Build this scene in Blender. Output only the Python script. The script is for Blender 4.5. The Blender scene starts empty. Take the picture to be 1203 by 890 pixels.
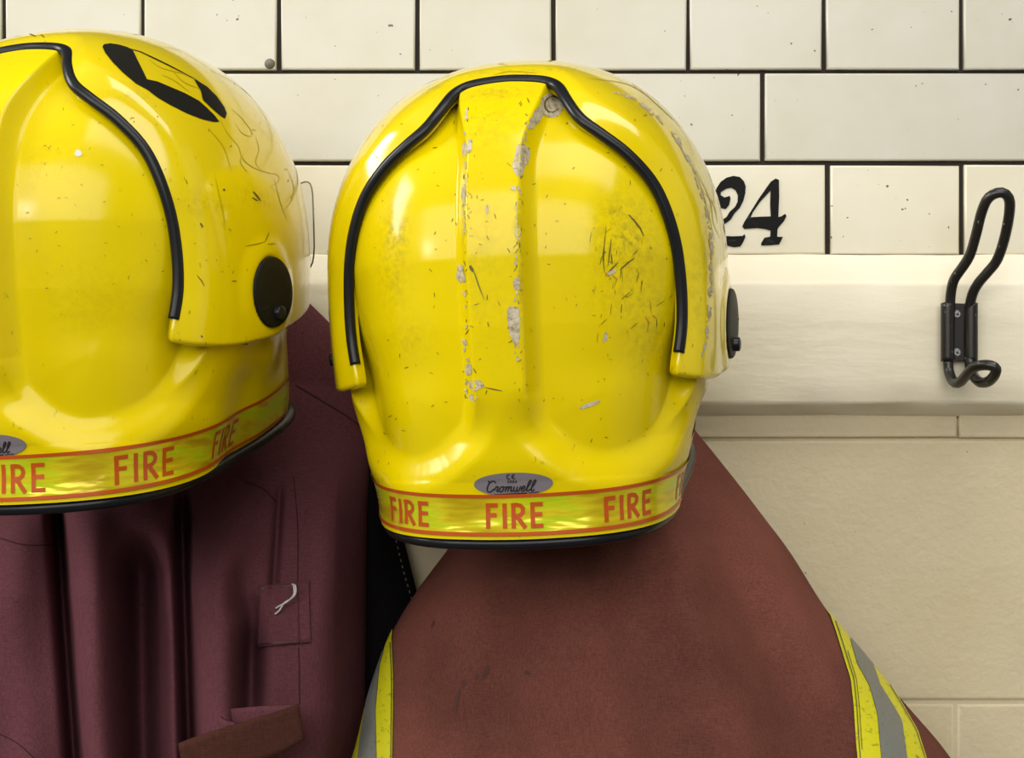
import bpy, bmesh, math, random
import numpy as np
from mathutils import Vector, Matrix
from mathutils.bvhtree import BVHTree
from mathutils.geometry import tessellate_polygon

random.seed(7)
rng = np.random.default_rng(7)
SC = bpy.context.scene
COL = SC.collection

# ------------------------------------------------------------------ camera, world, light, exposure
DIST = 1.25            # camera to wall, metres
PX = 0.0007            # metres per photo pixel on the wall plane
cam_d = bpy.data.cameras.new('camera')
cam = bpy.data.objects.new('camera', cam_d)
COL.objects.link(cam)
cam.location = (0, -DIST, 0)
cam.rotation_euler = (math.radians(90), 0, 0)
cam_d.sensor_fit = 'HORIZONTAL'
cam_d.sensor_width = 36
cam_d.lens = 36 * DIST / (1203 * PX)
cam_d.clip_start = 0.02
SC.camera = cam

world = bpy.data.worlds.new('world')
SC.world = world
world.use_nodes = True
wn = world.node_tree.nodes
wn['Background'].inputs[0].default_value = (1.0, 0.96, 0.88, 1)
wn['Background'].inputs[1].default_value = 0.24


def area(name, loc, target, sx, sy, power, color):
    l = bpy.data.lights.new(name, 'AREA')
    l.shape = 'RECTANGLE'
    l.size, l.size_y = sx, sy
    l.energy = power
    l.color = color
    o = bpy.data.objects.new(name, l)
    COL.objects.link(o)
    o.location = loc
    o.rotation_euler = (Vector(target) - Vector(loc)).to_track_quat('-Z', 'Y').to_euler()
    return o


area('window_daylight', (-2.25, -0.62, 1.10), (0, -0.4, 0.2), 0.75, 1.7, 56, (1.0, 0.98, 0.95))
area('window_daylight', (-2.25, -2.75, 0.75), (0, -1.2, 0.2), 0.42, 0.5, 8, (1.0, 0.98, 0.95))
area('front_fill', (-0.65, -2.9, 1.15), (0.0, 0, 0.05), 3.8, 1.8, 74, (1.0, 0.98, 0.94))  # broad soft fill added to stand in for ambient light from the front
area('ceiling_lamp', (0.8, -1.2, 2.15), (0.8, -0.5, 0), 2.2, 1.0, 30, (1.0, 0.97, 0.90))

SC.view_settings.view_transform = 'Standard'
SC.view_settings.look = 'None'
SC.view_settings.gamma = 1
SC.view_settings.use_curve_mapping = False
SC.view_settings.exposure = 0.12


# ------------------------------------------------------------------ helpers
def W(px, py, d):
    """photo pixel at distance d in front of the wall -> world point"""
    s = PX * (DIST - d) / DIST
    return Vector(((px - 601.5) * s, -d, (445 - py) * s))


def to_px(p):
    s = PX * (DIST + p[1]) / DIST
    return 601.5 + p[0] / s, 445 - p[2] / s


def smooth(x, a=0.0, b=1.0):
    t = np.clip((np.asarray(x, float) - a) / (b - a), 0, 1)
    return t * t * (3 - 2 * t)


def mesh_obj(name, verts, faces, mat, parent=None, shade=True, off=None):
    me = bpy.data.meshes.new(name)
    v = np.asarray(verts, float).reshape(-1, 3)
    if off is not None:
        v = v - np.asarray(off)
    me.from_pydata(v.tolist(), [], faces if isinstance(faces, list) else faces.tolist())
    if shade:
        me.shade_smooth()
    if mat:
        me.materials.append(mat)
    o = bpy.data.objects.new(name, me)
    COL.objects.link(o)
    if parent:
        o.parent = parent
    return o


def bm_obj(name, bm, mat, parent=None, shade=True):
    me = bpy.data.meshes.new(name)
    bmesh.ops.recalc_face_normals(bm, faces=bm.faces[:])
    bm.to_mesh(me)
    bm.free()
    if shade:
        me.shade_smooth()
    if mat:
        me.materials.append(mat)
    o = bpy.data.objects.new(name, me)
    COL.objects.link(o)
    if parent:
        o.parent = parent
    return o


def grid_faces(nr, nc, wrap=False, flip=False):
    i = np.arange(nr - 1)[:, None]
    j = np.arange(nc if wrap else nc - 1)[None, :]
    j2 = (j + 1) % nc
    f = np.stack([i * nc + j, i * nc + j2, (i + 1) * nc + j2, (i + 1) * nc + j], -1).reshape(-1, 4)
    return f[:, ::-1] if flip else f


def empty(name, loc, label, cat, group=None):
    o = bpy.data.objects.new(name, None)
    COL.objects.link(o)
    o.location = loc
    o.empty_display_size = 0.05
    o['label'] = label
    o['category'] = cat
    if group:
        o['group'] = group
    return o


def catmull(pts, n):
    """smooth resample of a polyline, uniform in arc length"""
    P = np.asarray(pts, float)
    Q = np.vstack([2 * P[0] - P[1], P, 2 * P[-1] - P[-2]])
    out = []
    for i in range(1, len(Q) - 2):
        t = np.linspace(0, 1, 16, endpoint=False)[:, None]
        a, b, c, d = Q[i - 1], Q[i], Q[i + 1], Q[i + 2]
        out.append(0.5 * (2 * b + (c - a) * t + (2 * a - 5 * b + 4 * c - d) * t ** 2 + (3 * b - a - 3 * c + d) * t ** 3))
    out = np.vstack(out + [P[-1:]])
    L = np.r_[0, np.cumsum(np.linalg.norm(np.diff(out, axis=0), axis=1))]
    s = np.linspace(0, L[-1], n)
    return np.stack([np.interp(s, L, out[:, k]) for k in range(out.shape[1])], 1)


def tube(pts, rad, n=10, normals=None, flat=1.0, caps=True, closed=False):
    """verts, faces of a tube along pts; rad scalar or per point; flat scales along the normal"""
    P = np.asarray(pts, float)
    m = len(P)
    rad = np.broadcast_to(np.asarray(rad, float), (m,))
    T = np.gradient(P, axis=0)
    T /= np.linalg.norm(T, axis=1)[:, None] + 1e-12
    if normals is None:
        N = np.zeros_like(P)
        ref = np.array([0, 1, 0.0]) if abs(T[0][1]) < 0.9 else np.array([1.0, 0, 0])
        cur = ref
        for i in range(m):
            cur = cur - T[i] * np.dot(cur, T[i])
            cur = cur / (np.linalg.norm(cur) + 1e-12)
            N[i] = cur
    else:
        N = normals - T * np.sum(normals * T, 1)[:, None]
        N /= np.linalg.norm(N, axis=1)[:, None] + 1e-12
    B = np.cross(T, N)
    a = np.linspace(0, 2 * np.pi, n, endpoint=False)
    V = (P[:, None, :] + (np.cos(a)[None, :, None] * B[:, None, :] + flat * np.sin(a)[None, :, None] * N[:, None, :])
         * rad[:, None, None]).reshape(-1, 3)
    F = grid_faces(m, n, wrap=True).tolist()
    if caps:
        F.append(list(range(n))[::-1])
        F.append(list(range((m - 1) * n, m * n)))
    return V, F


def stroke_geo(pts, width, mapfn, step, taper=False):
    """flat ribbon along a 2D polyline, mapped on a surface"""
    P = np.asarray(pts, float)
    L = np.r_[0, np.cumsum(np.linalg.norm(np.diff(P, axis=0), axis=1))]
    n = max(2, int(L[-1] / step) + 1)
    s = np.linspace(0, L[-1], n)
    Q = np.stack([np.interp(s, L, P[:, 0]), np.interp(s, L, P[:, 1])], 1)
    T = np.gradient(Q, axis=0)
    T /= np.linalg.norm(T, axis=1)[:, None] + 1e-9
    Nn = np.stack([-T[:, 1], T[:, 0]], 1)
    V, F = [], []
    prev = None
    for i in range(n):
        w = width if not taper else width * (0.25 + 0.75 * math.sin(math.pi * (i + 0.5) / n))
        a = mapfn(*(Q[i] + Nn[i] * w / 2))
        b = mapfn(*(Q[i] - Nn[i] * w / 2))
        if a is None or b is None:
            prev = None
            continue
        k = len(V)
        V += [tuple(a), tuple(b)]
        if prev is not None:
            F.append([prev, k, k + 1, prev + 1])
        prev = k
    return V, F


def poly_geo(poly, mapfn, maxlen, holes=()):
    """2D polygon (with holes) tessellated, subdivided and mapped on a surface"""
    loops = [[Vector((p[0], p[1], 0)) for p in poly]] + [[Vector((p[0], p[1], 0)) for p in h] for h in holes]
    flat = [p for l in loops for p in l]
    tris = tessellate_polygon(loops)
    bm = bmesh.new()
    vs = [bm.verts.new(p) for p in flat]
    for t in tris:
        try:
            bm.faces.new([vs[i] for i in t])
        except ValueError:
            pass
    for _ in range(7):
        long = [e for e in bm.edges if e.calc_length() > maxlen]
        if not long:
            break
        bmesh.ops.subdivide_edges(bm, edges=long, cuts=1)
        bmesh.ops.triangulate(bm, faces=[f for f in bm.faces if len(f.verts) > 4])
    V, idx = [], {}
    for v in bm.verts:
        q = mapfn(v.co.x, v.co.y)
        if q is not None:
            idx[v] = len(V)
            V.append(tuple(q))
    F = [[idx[v] for v in f.verts] for f in bm.faces if all(v in idx for v in f.verts)]
    bm.free()
    return V, F


class Geo:
    def __init__(self):
        self.V, self.F = [], []

    def add(self, vf):
        v, f = vf
        k = len(self.V)
        self.V += [tuple(p) for p in v]
        self.F += [[i + k for i in q] for q in f]

    def build(self, name, mat, parent=None, off=None, shade=True):
        return mesh_obj(name, self.V, self.F, mat, parent, shade, off)


def blob(cx, cy, rx, ry, seed, n=18, rough=0.3, ang=0.0):
    r = random.Random(seed)
    ks = [(r.uniform(-1, 1) * rough / (k ** 0.7), r.uniform(0, 6.28), k) for k in range(2, 7)]
    out = []
    for i in range(n):
        a = 2 * math.pi * i / n
        m = 1 + sum(c * math.sin(k * a + p) for c, p, k in ks)
        x, y = rx * m * math.cos(a), ry * m * math.sin(a)
        out.append((cx + x * math.cos(ang) - y * math.sin(ang), cy + x * math.sin(ang) + y * math.cos(ang)))
    return out


# ------------------------------------------------------------------ materials
def mat_new(name, color, rough=0.5, spec=0.5, metal=0.0):
    m = bpy.data.materials.new(name)
    m.use_nodes = True
    b = m.node_tree.nodes['Principled BSDF']
    b.inputs['Base Color'].default_value = (*color, 1)
    b.inputs['Roughness'].default_value = rough
    b.inputs['Specular IOR Level'].default_value = spec
    b.inputs['Metallic'].default_value = metal
    return m


def nd(m, t, **kw):
    n = m.node_tree.nodes.new(t)
    for k, v in kw.items():
        if k.startswith('i_'):
            n.inputs[k[2:].replace('_', ' ')].default_value = v
        else:
            setattr(n, k, v)
    return n


def ln(m, a, b):
    m.node_tree.links.new(a, b)


def coord(m, scale=(1, 1, 1)):
    tc = nd(m, 'ShaderNodeTexCoord')
    mp = nd(m, 'ShaderNodeMapping')
    mp.inputs['Scale'].default_value = scale
    ln(m, tc.outputs['Object'], mp.inputs['Vector'])
    return mp.outputs['Vector']


def noise(m, vec, scale, detail=4, rough=0.55):
    n = nd(m, 'ShaderNodeTexNoise')
    n.inputs['Scale'].default_value = scale
    n.inputs['Detail'].default_value = detail
    n.inputs['Roughness'].default_value = rough
    ln(m, vec, n.inputs['Vector'])
    return n.outputs['Fac']


def ramp(m, fac, stops):
    r = nd(m, 'ShaderNodeValToRGB')
    e = r.color_ramp.elements
    while len(e) < len(stops):
        e.new(0.5)
    for k, (p, c) in enumerate(stops):
        e[k].position = p
        e[k].color = (*c, 1) if len(c) == 3 else c
    ln(m, fac, r.inputs['Fac'])
    return r.outputs['Color']


def mix(m, fac, a, b, mode='MIX'):
    n = nd(m, 'ShaderNodeMix', data_type='RGBA', blend_type=mode)
    for v, key in ((fac, 0), (a, 6), (b, 7)):
        if hasattr(v, 'is_output'):
            ln(m, v, n.inputs[key])
        else:
            n.inputs[key].default_value = v if key == 0 else (*v, 1)
    return n.outputs[2]


def bump(m, height, strength, dist=0.001):
    b = nd(m, 'ShaderNodeBump')
    b.inputs['Strength'].default_value = strength
    b.inputs['Distance'].default_value = dist
    ln(m, height, b.inputs['Height'])
    ln(m, b.outputs['Normal'], m.node_tree.nodes['Principled BSDF'].inputs['Normal'])


def bsdf(m):
    return m.node_tree.nodes['Principled BSDF']


def glaze(name, base, rough, spec_amt=0.35):
    m = mat_new(name, base, rough, 0.5)
    v = coord(m)
    oi = nd(m, 'ShaderNodeObjectInfo')
    rnd = nd(m, 'ShaderNodeVectorMath', operation='ADD')
    ln(m, v, rnd.inputs[0])
    mul = nd(m, 'ShaderNodeMath', operation='MULTIPLY')
    ln(m, oi.outputs['Random'], mul.inputs[0])
    mul.inputs[1].default_value = 13.0
    ln(m, mul.outputs[0], rnd.inputs[1])
    vv = rnd.outputs[0]
    n1 = noise(m, vv, 14, 3)
    c = mix(m, ramp(m, n1, [(0.35, (0, 0, 0)), (0.7, (1, 1, 1))]), base, tuple(x * k for x, k in zip(base, (0.94, 0.92, 0.86))))
    sp = noise(m, vv, 210, 1, 0.4)
    c = mix(m, ramp(m, sp, [(0.775, (0, 0, 0)), (0.80, (1, 1, 1))]), c, (0.10, 0.085, 0.06))
    ln(m, c, bsdf(m).inputs['Base Color'])
    bump(m, noise(m, vv, 60, 3), 0.12, 0.002)
    return m


def paint(name, base, rough=0.45, streak=(1, 1, 1), stip=None):
    m = mat_new(name, base, rough, 0.4)
    v = coord(m)
    vs = coord(m, streak)
    n1 = noise(m, v, 9, 5)
    c = mix(m, ramp(m, n1, [(0.3, (0, 0, 0)), (0.75, (1, 1, 1))]), base, tuple(x * k for x, k in zip(base, (0.93, 0.91, 0.84))))
    sp = noise(m, v, 120, 2, 0.4)
    c = mix(m, ramp(m, sp, [(0.79, (0, 0, 0)), (0.82, (1, 1, 1))]), c, (0.22, 0.18, 0.11))
    ln(m, c, bsdf(m).inputs['Base Color'])
    h = nd(m, 'ShaderNodeMath', operation='ADD')
    ln(m, noise(m, vs, 70, 4), h.inputs[0])
    ln(m, noise(m, v, stip or 22, 5), h.inputs[1])
    bump(m, h.outputs[0], 0.24, 0.003)
    return m


def yellow_plastic(name, base, coat=0.2):
    m = mat_new(name, base, 0.13, 0.28)
    bsdf(m).inputs['Coat Weight'].default_value = coat
    bsdf(m).inputs['Coat Roughness'].default_value = 0.10
    v = coord(m)
    n1 = noise(m, v, 9, 4)
    c = mix(m, ramp(m, n1, [(0.4, (0, 0, 0)), (0.8, (1, 1, 1))]), base, tuple(x * k for x, k in zip(base, (0.93, 0.9, 0.8))))
    vs = coord(m, (1, 1, 0.35))
    sp = noise(m, vs, 330, 2, 0.5)
    reg = noise(m, v, 16, 3)
    f = nd(m, 'ShaderNodeMath', operation='MULTIPLY')
    ln(m, ramp(m, sp, [(0.70, (0, 0, 0)), (0.76, (1, 1, 1))]), f.inputs[0])
    ln(m, ramp(m, reg, [(0.45, (0, 0, 0)), (0.62, (0.8, 0.8, 0.8))]), f.inputs[1])
    c = mix(m, f.outputs[0], c, (0.20, 0.15, 0.01))
    # grime rubbed into the surface where the 'grime' attribute says
    at = nd(m, 'ShaderNodeAttribute', attribute_name='grime')
    g = nd(m, 'ShaderNodeMath', operation='MULTIPLY')
    ln(m, at.outputs['Fac'], g.inputs[0])
    ln(m, ramp(m, noise(m, v, 210, 6, 0.75), [(0.42, (0, 0, 0)), (0.68, (1, 1, 1))]), g.inputs[1])
    c = mix(m, g.outputs[0], c, (0.05, 0.045, 0.02))
    ln(m, c, bsdf(m).inputs['Base Color'])
    ln(m, ramp(m, noise(m, v, 40, 5), [(0.3, (0.14,) * 3), (0.8, (0.24,) * 3)]), bsdf(m).inputs['Roughness'])
    bump(m, noise(m, v, 26, 2), 0.06, 0.002)
    return m


def fabric(name, base, alt):
    m = mat_new(name, base, 0.9, 0.08)
    bsdf(m).inputs['Sheen Weight'].default_value = 0.0
    bsdf(m).inputs['Sheen Roughness'].default_value = 0.5
    v = coord(m)
    c = mix(m, ramp(m, noise(m, v, 8, 5), [(0.35, (0, 0, 0)), (0.7, (1, 1, 1))]), base, alt)
    wx = noise(m, coord(m, (1, 1, 0.10)), 1300, 2)
    wz = noise(m, coord(m, (0.10, 1, 1)), 1300, 2)
    a = nd(m, 'ShaderNodeMath', operation='ADD')
    ln(m, wx, a.inputs[0])
    ln(m, wz, a.inputs[1])
    h = nd(m, 'ShaderNodeMath', operation='MULTIPLY')
    ln(m, a.outputs[0], h.inputs[0])
    h.inputs[1].default_value = 0.5
    c = mix(m, 1.0, c, ramp(m, h.outputs[0], [(0.3, (0.68,) * 3), (0.7, (1.25,) * 3)]), 'MULTIPLY')
    ln(m, c, bsdf(m).inputs['Base Color'])
    bump(m, h.outputs[0], 0.5, 0.0008)
    return m


M = {}
M['tile'] = glaze('white_glaze', (0.575, 0.562, 0.490), 0.3)
M['tile_cream'] = glaze('cream_glaze', (0.75, 0.71, 0.58), 0.32)
M['grout'] = mat_new('dark_grout', (0.035, 0.029, 0.023), 0.8, 0.2)
bump(M['grout'], noise(M['grout'], coord(M['grout']), 400, 4), 0.6, 0.002)
M['cream'] = paint('cream_gloss_paint', (0.80, 0.75, 0.61), 0.33, (0.25, 1, 1))
M['cream_low'] = paint('cream_wall_paint', (0.64, 0.56, 0.385), 0.5, (1, 1, 1), 170)
M['yellow'] = yellow_plastic('yellow_shell', (0.72, 0.565, 0.0005), 0.08)
M['yellow_outer'] = yellow_plastic('yellow_outer_shell', (0.72, 0.565, 0.0005), 0.9)
M['black_rubber'] = mat_new('black_rubber', (0.007, 0.008, 0.011), 0.3, 0.3)
M['black_plastic'] = mat_new('black_plastic', (0.010, 0.010, 0.007), 0.5, 0.15)
M['black_paint'] = mat_new('black_paint', (0.014, 0.013, 0.012), 0.3, 0.5)
mp_ = M['black_paint']
ln(mp_, mix(mp_, ramp(mp_, noise(mp_, coord(mp_), 260, 4), [(0.66, (0, 0, 0)), (0.74, (1, 1, 1))]), (0.013, 0.012, 0.011), (0.25, 0.25, 0.25)),
   bsdf(mp_).inputs['Base Color'])
M['digit'] = mat_new('digit_paint', (0.008, 0.008, 0.008), 0.5, 0.12)
mp_ = M['digit']
ln(mp_, mix(mp_, ramp(mp_, noise(mp_, coord(mp_, (0.4, 1, 1)), 160, 4), [(0.62, (0, 0, 0)), (0.8, (1, 1, 1))]), (0.006, 0.006, 0.006), (0.04, 0.042, 0.046)),
   bsdf(mp_).inputs['Base Color'])
M['plug'] = mat_new('grey_plug', (0.17, 0.155, 0.125), 0.6, 0.3)
M['floor'] = mat_new('dark_floor', (0.14, 0.12, 0.10), 0.6, 0.3)
M['plaster'] = mat_new('cream_plaster', (0.46, 0.45, 0.41), 0.8, 0.2)
M['screw'] = mat_new('worn_steel', (0.42, 0.42, 0.42), 0.35, 0.5, 0.8)
M['decal'] = mat_new('black_decal', (0.013, 0.013, 0.011), 0.16, 0.35)
M['red_ink'] = mat_new('red_ink', (0.43, 0.072, 0.008), 0.2, 0.5)
M['silver'] = mat_new('silver_label', (0.22, 0.195, 0.22), 0.35, 0.5, 0.25)
M['ink'] = mat_new('black_ink', (0.012, 0.01, 0.012), 0.4)
M['white_wear'] = mat_new('bare_white_wear', (0.62, 0.60, 0.52), 0.5)
M['chip'] = mat_new('bare_fibre_chip', (0.40, 0.35, 0.24), 0.6, 0.2)
mp_ = M['chip']
ln(mp_, ramp(mp_, noise(mp_, coord(mp_), 300, 5, 0.7), [(0.32, (0.22, 0.17, 0.09)), (0.5, (0.48, 0.42, 0.29)), (0.7, (0.62, 0.57, 0.45))]),
   bsdf(mp_).inputs['Base Color'])
bump(mp_, noise(mp_, coord(mp_), 500, 4), 0.5, 0.001)
M['scuff'] = mat_new('black_scuff', (0.10, 0.075, 0.006), 0.5)
M['dull_hairline'] = mat_new('hairline_mark', (0.47, 0.37, 0.002), 0.25)  # dull yellow for the fine lines drawn on the outer shells
M['orange_scuff'] = mat_new('rust_scuff', (0.5, 0.2, 0.01), 0.4)
M['liner'] = mat_new('dark_liner', (0.01, 0.01, 0.01), 0.8)
M['band'] = mat_new('reflective_tape', (0.60, 0.50, 0.01), 0.16, 0.6)
mp_ = M['band']
ln(mp_, ramp(mp_, noise(mp_, coord(mp_, (1, 1, 4.0)), 22, 2), [(0.36, (0.50, 0.36, 0.006)), (0.5, (0.66, 0.56, 0.01)), (0.62, (0.50, 0.62, 0.008)), (0.75, (0.7, 0.5, 0.01))]),
   bsdf(mp_).inputs['Base Color'])
bump(mp_, noise(mp_, coord(mp_, (1, 1, 4.0)), 30, 2), 0.22, 0.004)
bsdf(mp_).inputs['Metallic'].default_value = 0.25
M['fabric_right'] = fabric('brown_maroon_cloth', (0.200, 0.069, 0.052), (0.115, 0.041, 0.031))
M['fabric_left'] = fabric('purple_maroon_cloth', (0.128, 0.044, 0.055), (0.104, 0.036, 0.045))
M['fabric_edge'] = fabric('maroon_strap_cloth', (0.070, 0.026, 0.018), (0.055, 0.020, 0.014))
M['lining'] = fabric('black_lining', (0.006, 0.005, 0.006), (0.009, 0.008, 0.008))
M['seam'] = mat_new('maroon_seam_line', (0.040, 0.016, 0.018), 0.9, 0.1)  # dark maroon for the lines drawn along the coat seams
M['thread'] = mat_new('white_thread', (0.6, 0.57, 0.55), 0.7)
M['stitch'] = mat_new('grey_stitch', (0.16, 0.15, 0.15), 0.8)
M['dark_thread'] = mat_new('dark_thread', (0.05, 0.045, 0.02), 0.8)


def hivis(name, base, dark):
    m = mat_new(name, base, 0.45, 0.4)
    v = coord(m)
    c = mix(m, ramp(m, noise(m, coord(m, (1, 1, 2.0)), 150, 5, 0.7), [(0.56, (0, 0, 0)), (0.72, (1, 1, 1))]), base, dark)
    ln(m, c, bsdf(m).inputs['Base Color'])
    bump(m, noise(m, v, 220, 4), 0.4, 0.001)
    return m


M['lime'] = hivis('lime_tape', (0.66, 0.62, 0.01), (0.20, 0.18, 0.02))
M['grey_tape'] = hivis('grey_reflective_tape', (0.19, 0.195, 0.175), (0.12, 0.12, 0.105))
cl = bpy.data.materials.new('clear_visor')
cl.use_nodes = True
nt_ = cl.node_tree
nt_.nodes.remove(nt_.nodes['Principled BSDF'])
tr_ = nt_.nodes.new('ShaderNodeBsdfTransparent')
tr_.inputs[0].default_value = (0.90, 0.90, 0.87, 1)
gl_ = nt_.nodes.new('ShaderNodeBsdfGlossy')
gl_.inputs['Roughness'].default_value = 0.05
mx_ = nt_.nodes.new('ShaderNodeMixShader')
mx_.inputs[0].default_value = 0.05
nt_.links.new(tr_.outputs[0], mx_.inputs[1])
nt_.links.new(gl_.outputs[0], mx_.inputs[2])
nt_.links.new(mx_.outputs[0], nt_.nodes['Material Output'].inputs['Surface'])
M['visor'] = cl
M['visor_edge'] = mat_new('visor_edge', (0.16, 0.15, 0.12), 0.25, 0.5)


# ------------------------------------------------------------------ the wall
def rounded_slab(name, w, h, t, r, mat, parent, loc, rot=(0, 0, 0), wob=0.0):
    """a glazed brick: front face towards -y, edges rolled over with radius r"""
    bm = bmesh.new()
    nseg = 3
    rings = []
    for k in range(nseg + 1):
        a = math.pi / 2 * k / nseg
        rings.append((r * (1 - math.sin(a)), t - r + r * math.cos(a) if False else -(t - r) - r * math.sin(a)))
    rings = [(0.0, 0.0)] + [(r * (1 - math.cos(math.pi / 2 * k / nseg)), -(t - r) - r * math.sin(math.pi / 2 * k / nseg)) for k in range(nseg + 1)]
    j = [(random.uniform(-wob, wob), random.uniform(-wob, wob)) for _ in range(4)]
    prev = None
    for ins, y in rings:
        c = [(-w / 2 + ins, -h / 2 + ins), (w / 2 - ins, -h / 2 + ins), (w / 2 - ins, h / 2 - ins), (-w / 2 + ins, h / 2 - ins)]
        vs = [bm.verts.new((x + j[i][0], y, z + j[i][1])) for i, (x, z) in enumerate(c)]
        if prev:
            for i in range(4):
                bm.faces.new((prev[i], prev[(i + 1) % 4], vs[(i + 1) % 4], vs[i]))
        prev = vs
    bm.faces.new(prev)
    o = bm_obj(name, bm, mat, parent, shade=False)
    for p in o.data.polygons:
        p.use_smooth = len(p.vertices) == 4 and p.area < w * h * 0.5
    o.location = loc
    o.rotation_euler = rot
    return o


def wx(px): return (px - 601.5) * PX
def wz(py): return (445 - py) * PX


bmw = bmesh.new()
bmesh.ops.create_cube(bmw, size=1)
bmesh.ops.scale(bmw, vec=(5.2, 0.10, 4.6), verts=bmw.verts)
wall = bm_obj('wall_back', bmw, M['grout'], shade=False)
wall.location = (0, 0.0545, 0)
wall['kind'] = 'structure'
WALL_OFF = Vector(wall.location)


def wall_piece(name, x0, x1, y0, y1, t, r, mat, wob=0.0004, tilt=0.003):
    cx, cz = (wx(x0) + wx(x1)) / 2, (wz(y0) + wz(y1)) / 2
    rounded_slab(name, abs(wx(x1) - wx(x0)), abs(wz(y1) - wz(y0)), t, r, mat, wall,
                 (cx - WALL_OFF.x, 0.0045 - WALL_OFF.y, cz - WALL_OFF.z),
                 (random.uniform(-tilt, tilt), 0, random.uniform(-tilt, tilt)), wob)


def course(y0, y1, joints, mat, gap=5):
    for a, b in zip(joints[:-1], joints[1:]):
        g0 = gap * random.uniform(0.8, 1.2) / 2
        g1 = gap * random.uniform(0.8, 1.2) / 2
        wall_piece('brick', a + g0, b - g1, y0, y1, 0.0045 + random.uniform(0, 0.0006), 0.0016, mat)




def room_slab(name, loc, size, mat):
    b_ = bmesh.new()
    bmesh.ops.create_cube(b_, size=1)
    bmesh.ops.scale(b_, vec=size, verts=b_.verts)
    o_ = bm_obj(name, b_, mat, shade=False)
    o_.location = loc
    o_['kind'] = 'structure'
    return o_


room_slab('floor', (0.2, -1.8, -1.55), (5.2, 3.9, 0.1), M['floor'])
room_slab('ceiling', (0.2, -1.8, 2.35), (5.2, 3.9, 0.1), M['plaster'])
room_slab('wall_left', (-2.4, -1.8, 0.4), (0.1, 3.9, 4.0), M['plaster'])
room_slab('wall_right', (2.8, -1.8, 0.4), (0.1, 3.9, 4.0), M['plaster'])
room_slab('wall_front', (0.2, -3.75, 0.4), (5.2, 0.1, 4.0), M['plaster'])
M2 = M['tile']
course(-133, -29, [-390, -70, 252, 575, 896, 1218, 1540], M2)
course(-24, 81.5, [-315, -155, 4, 167, 328, 490, 650, 808.5, 968.5, 1130, 1290, 1450], M2)
course(86.5, 188.5, [-390, -70, 252, 575, 896, 1218, 1540], M2)
course(194, 298, [-148, 12, 172, 332, 492, 652, 812, 972.5, 1131, 1291, 1450], M['tile_cream'], 6)

# painted blockwork under the rail
wall_piece('block', -300, 520, 484, 514, 0.0075, 0.002, M['cream_low'])
wall_piece('block', 521, 1124, 484, 514, 0.0075, 0.002, M['cream_low'])
wall_piece('block', 1125, 1500, 484, 514, 0.0078, 0.002, M['cream_low'])
wall_piece('block', -300, 176, 516.5, 822, 0.0055, 0.003, M['cream_low'])
wall_piece('block', 177.5, 806, 516.5, 822, 0.0055, 0.003, M['cream_low'])
wall_piece('block', 807, 1500, 516.5, 822, 0.0055, 0.003, M['cream_low'])
wall_piece('block', -300, 491, 825.5, 1050, 0.0045, 0.003, M['cream_low'])
wall_piece('block', 492, 1122, 825.5, 1050, 0.0045, 0.003, M['cream_low'])
wall_piece('block', 1123.5, 1500, 825.5, 1050, 0.0045, 0.003, M['cream_low'])
# cream paint filling the joints of the painted part
bmj = bmesh.new()
bmesh.ops.create_cube(bmj, size=1)
bmesh.ops.scale(bmj, vec=(1.9, 0.004, 0.44), verts=bmj.verts)
jo = bm_obj('painted_joint', bmj, M['cream_low'], wall, shade=False)
jo.location = Vector((0, 0.0030, wz(491) - 0.22)) - WALL_OFF

# hook rail: a board with bevelled edges running along the wall
prof = [(0.0045, 299), (-0.002, 299), (-0.0035, 300.5), (-0.0045, 303), (-0.0175, 327), (-0.0205, 331), (-0.022, 337), (-0.0224, 380),
        (-0.0224, 440), (-0.0222, 470), (-0.0212, 473.5), (-0.0195, 475.5), (-0.004, 487), (-0.002, 488.5), (0.0045, 489)]


def prof_z(py, y):
    return (445 - py) * PX * (DIST + min(y, 0)) / DIST


NX = 150
xs = np.linspace(-0.95, 0.95, NX)
V = []
for k, (y, py) in enumerate(prof):
    for i, x in enumerate(xs):
        wv = 0.00025 * math.sin(x * 31 + k) + 0.0002 * math.sin(x * 77 + 2 * k)
        V.append((x, y + (wv if 0 < k < len(prof) - 1 else 0), prof_z(py, y) + wv * 1.3))
rail = mesh_obj('trim_1', V, grid_faces(len(prof), NX), M['cream'], None)
rail['kind'] = 'structure'

# painted number on the brick beside the helmet
g = Geo()
ZM = lambda x, y: (820 + x / 8.093, 190 + y / 8.093)
two = [(165, 440), (150, 400), (152, 330), (175, 250), (215, 190), (270, 152), (335, 135), (395, 145), (435, 185), (452, 235), (448, 300),
       (430, 370), (395, 440), (345, 490), (310, 550), (250, 595), (215, 640), (190, 690), (235, 705), (330, 708), (420, 705), (442, 688), (450, 715),
       (425, 770), (400, 805), (340, 812), (250, 790), (160, 800), (120, 795), (130, 700), (170, 620), (215, 560), (270, 525), (300, 475), (350, 430),
       (375, 380), (378, 320), (355, 270), (315, 247), (270, 255), (215, 290), (215, 318), (250, 340), (300, 325), (308, 350), (295, 410), (262, 450), (220, 440)]
four_o = [(690, 190), (735, 160), (768, 172), (770, 330), (765, 440), (762, 525), (790, 520), (825, 495), (840, 515), (815, 565), (770, 615),
          (755, 640), (750, 712), (806, 714), (770, 785), (700, 792), (600, 797), (598, 775), (630, 722), (685, 712), (688, 655), (640, 640), (560, 630),
          (490, 635), (440, 640), (418, 615), (440, 570), (480, 505), (580, 345)]
four_h = [(688, 275), (684, 400), (690, 520), (600, 522), (500, 528), (520, 480), (590, 380)]


def brick_map(y):
    return lambda a, b: Vector((wx(a), y, wz(b))) - WALL_OFF


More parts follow.
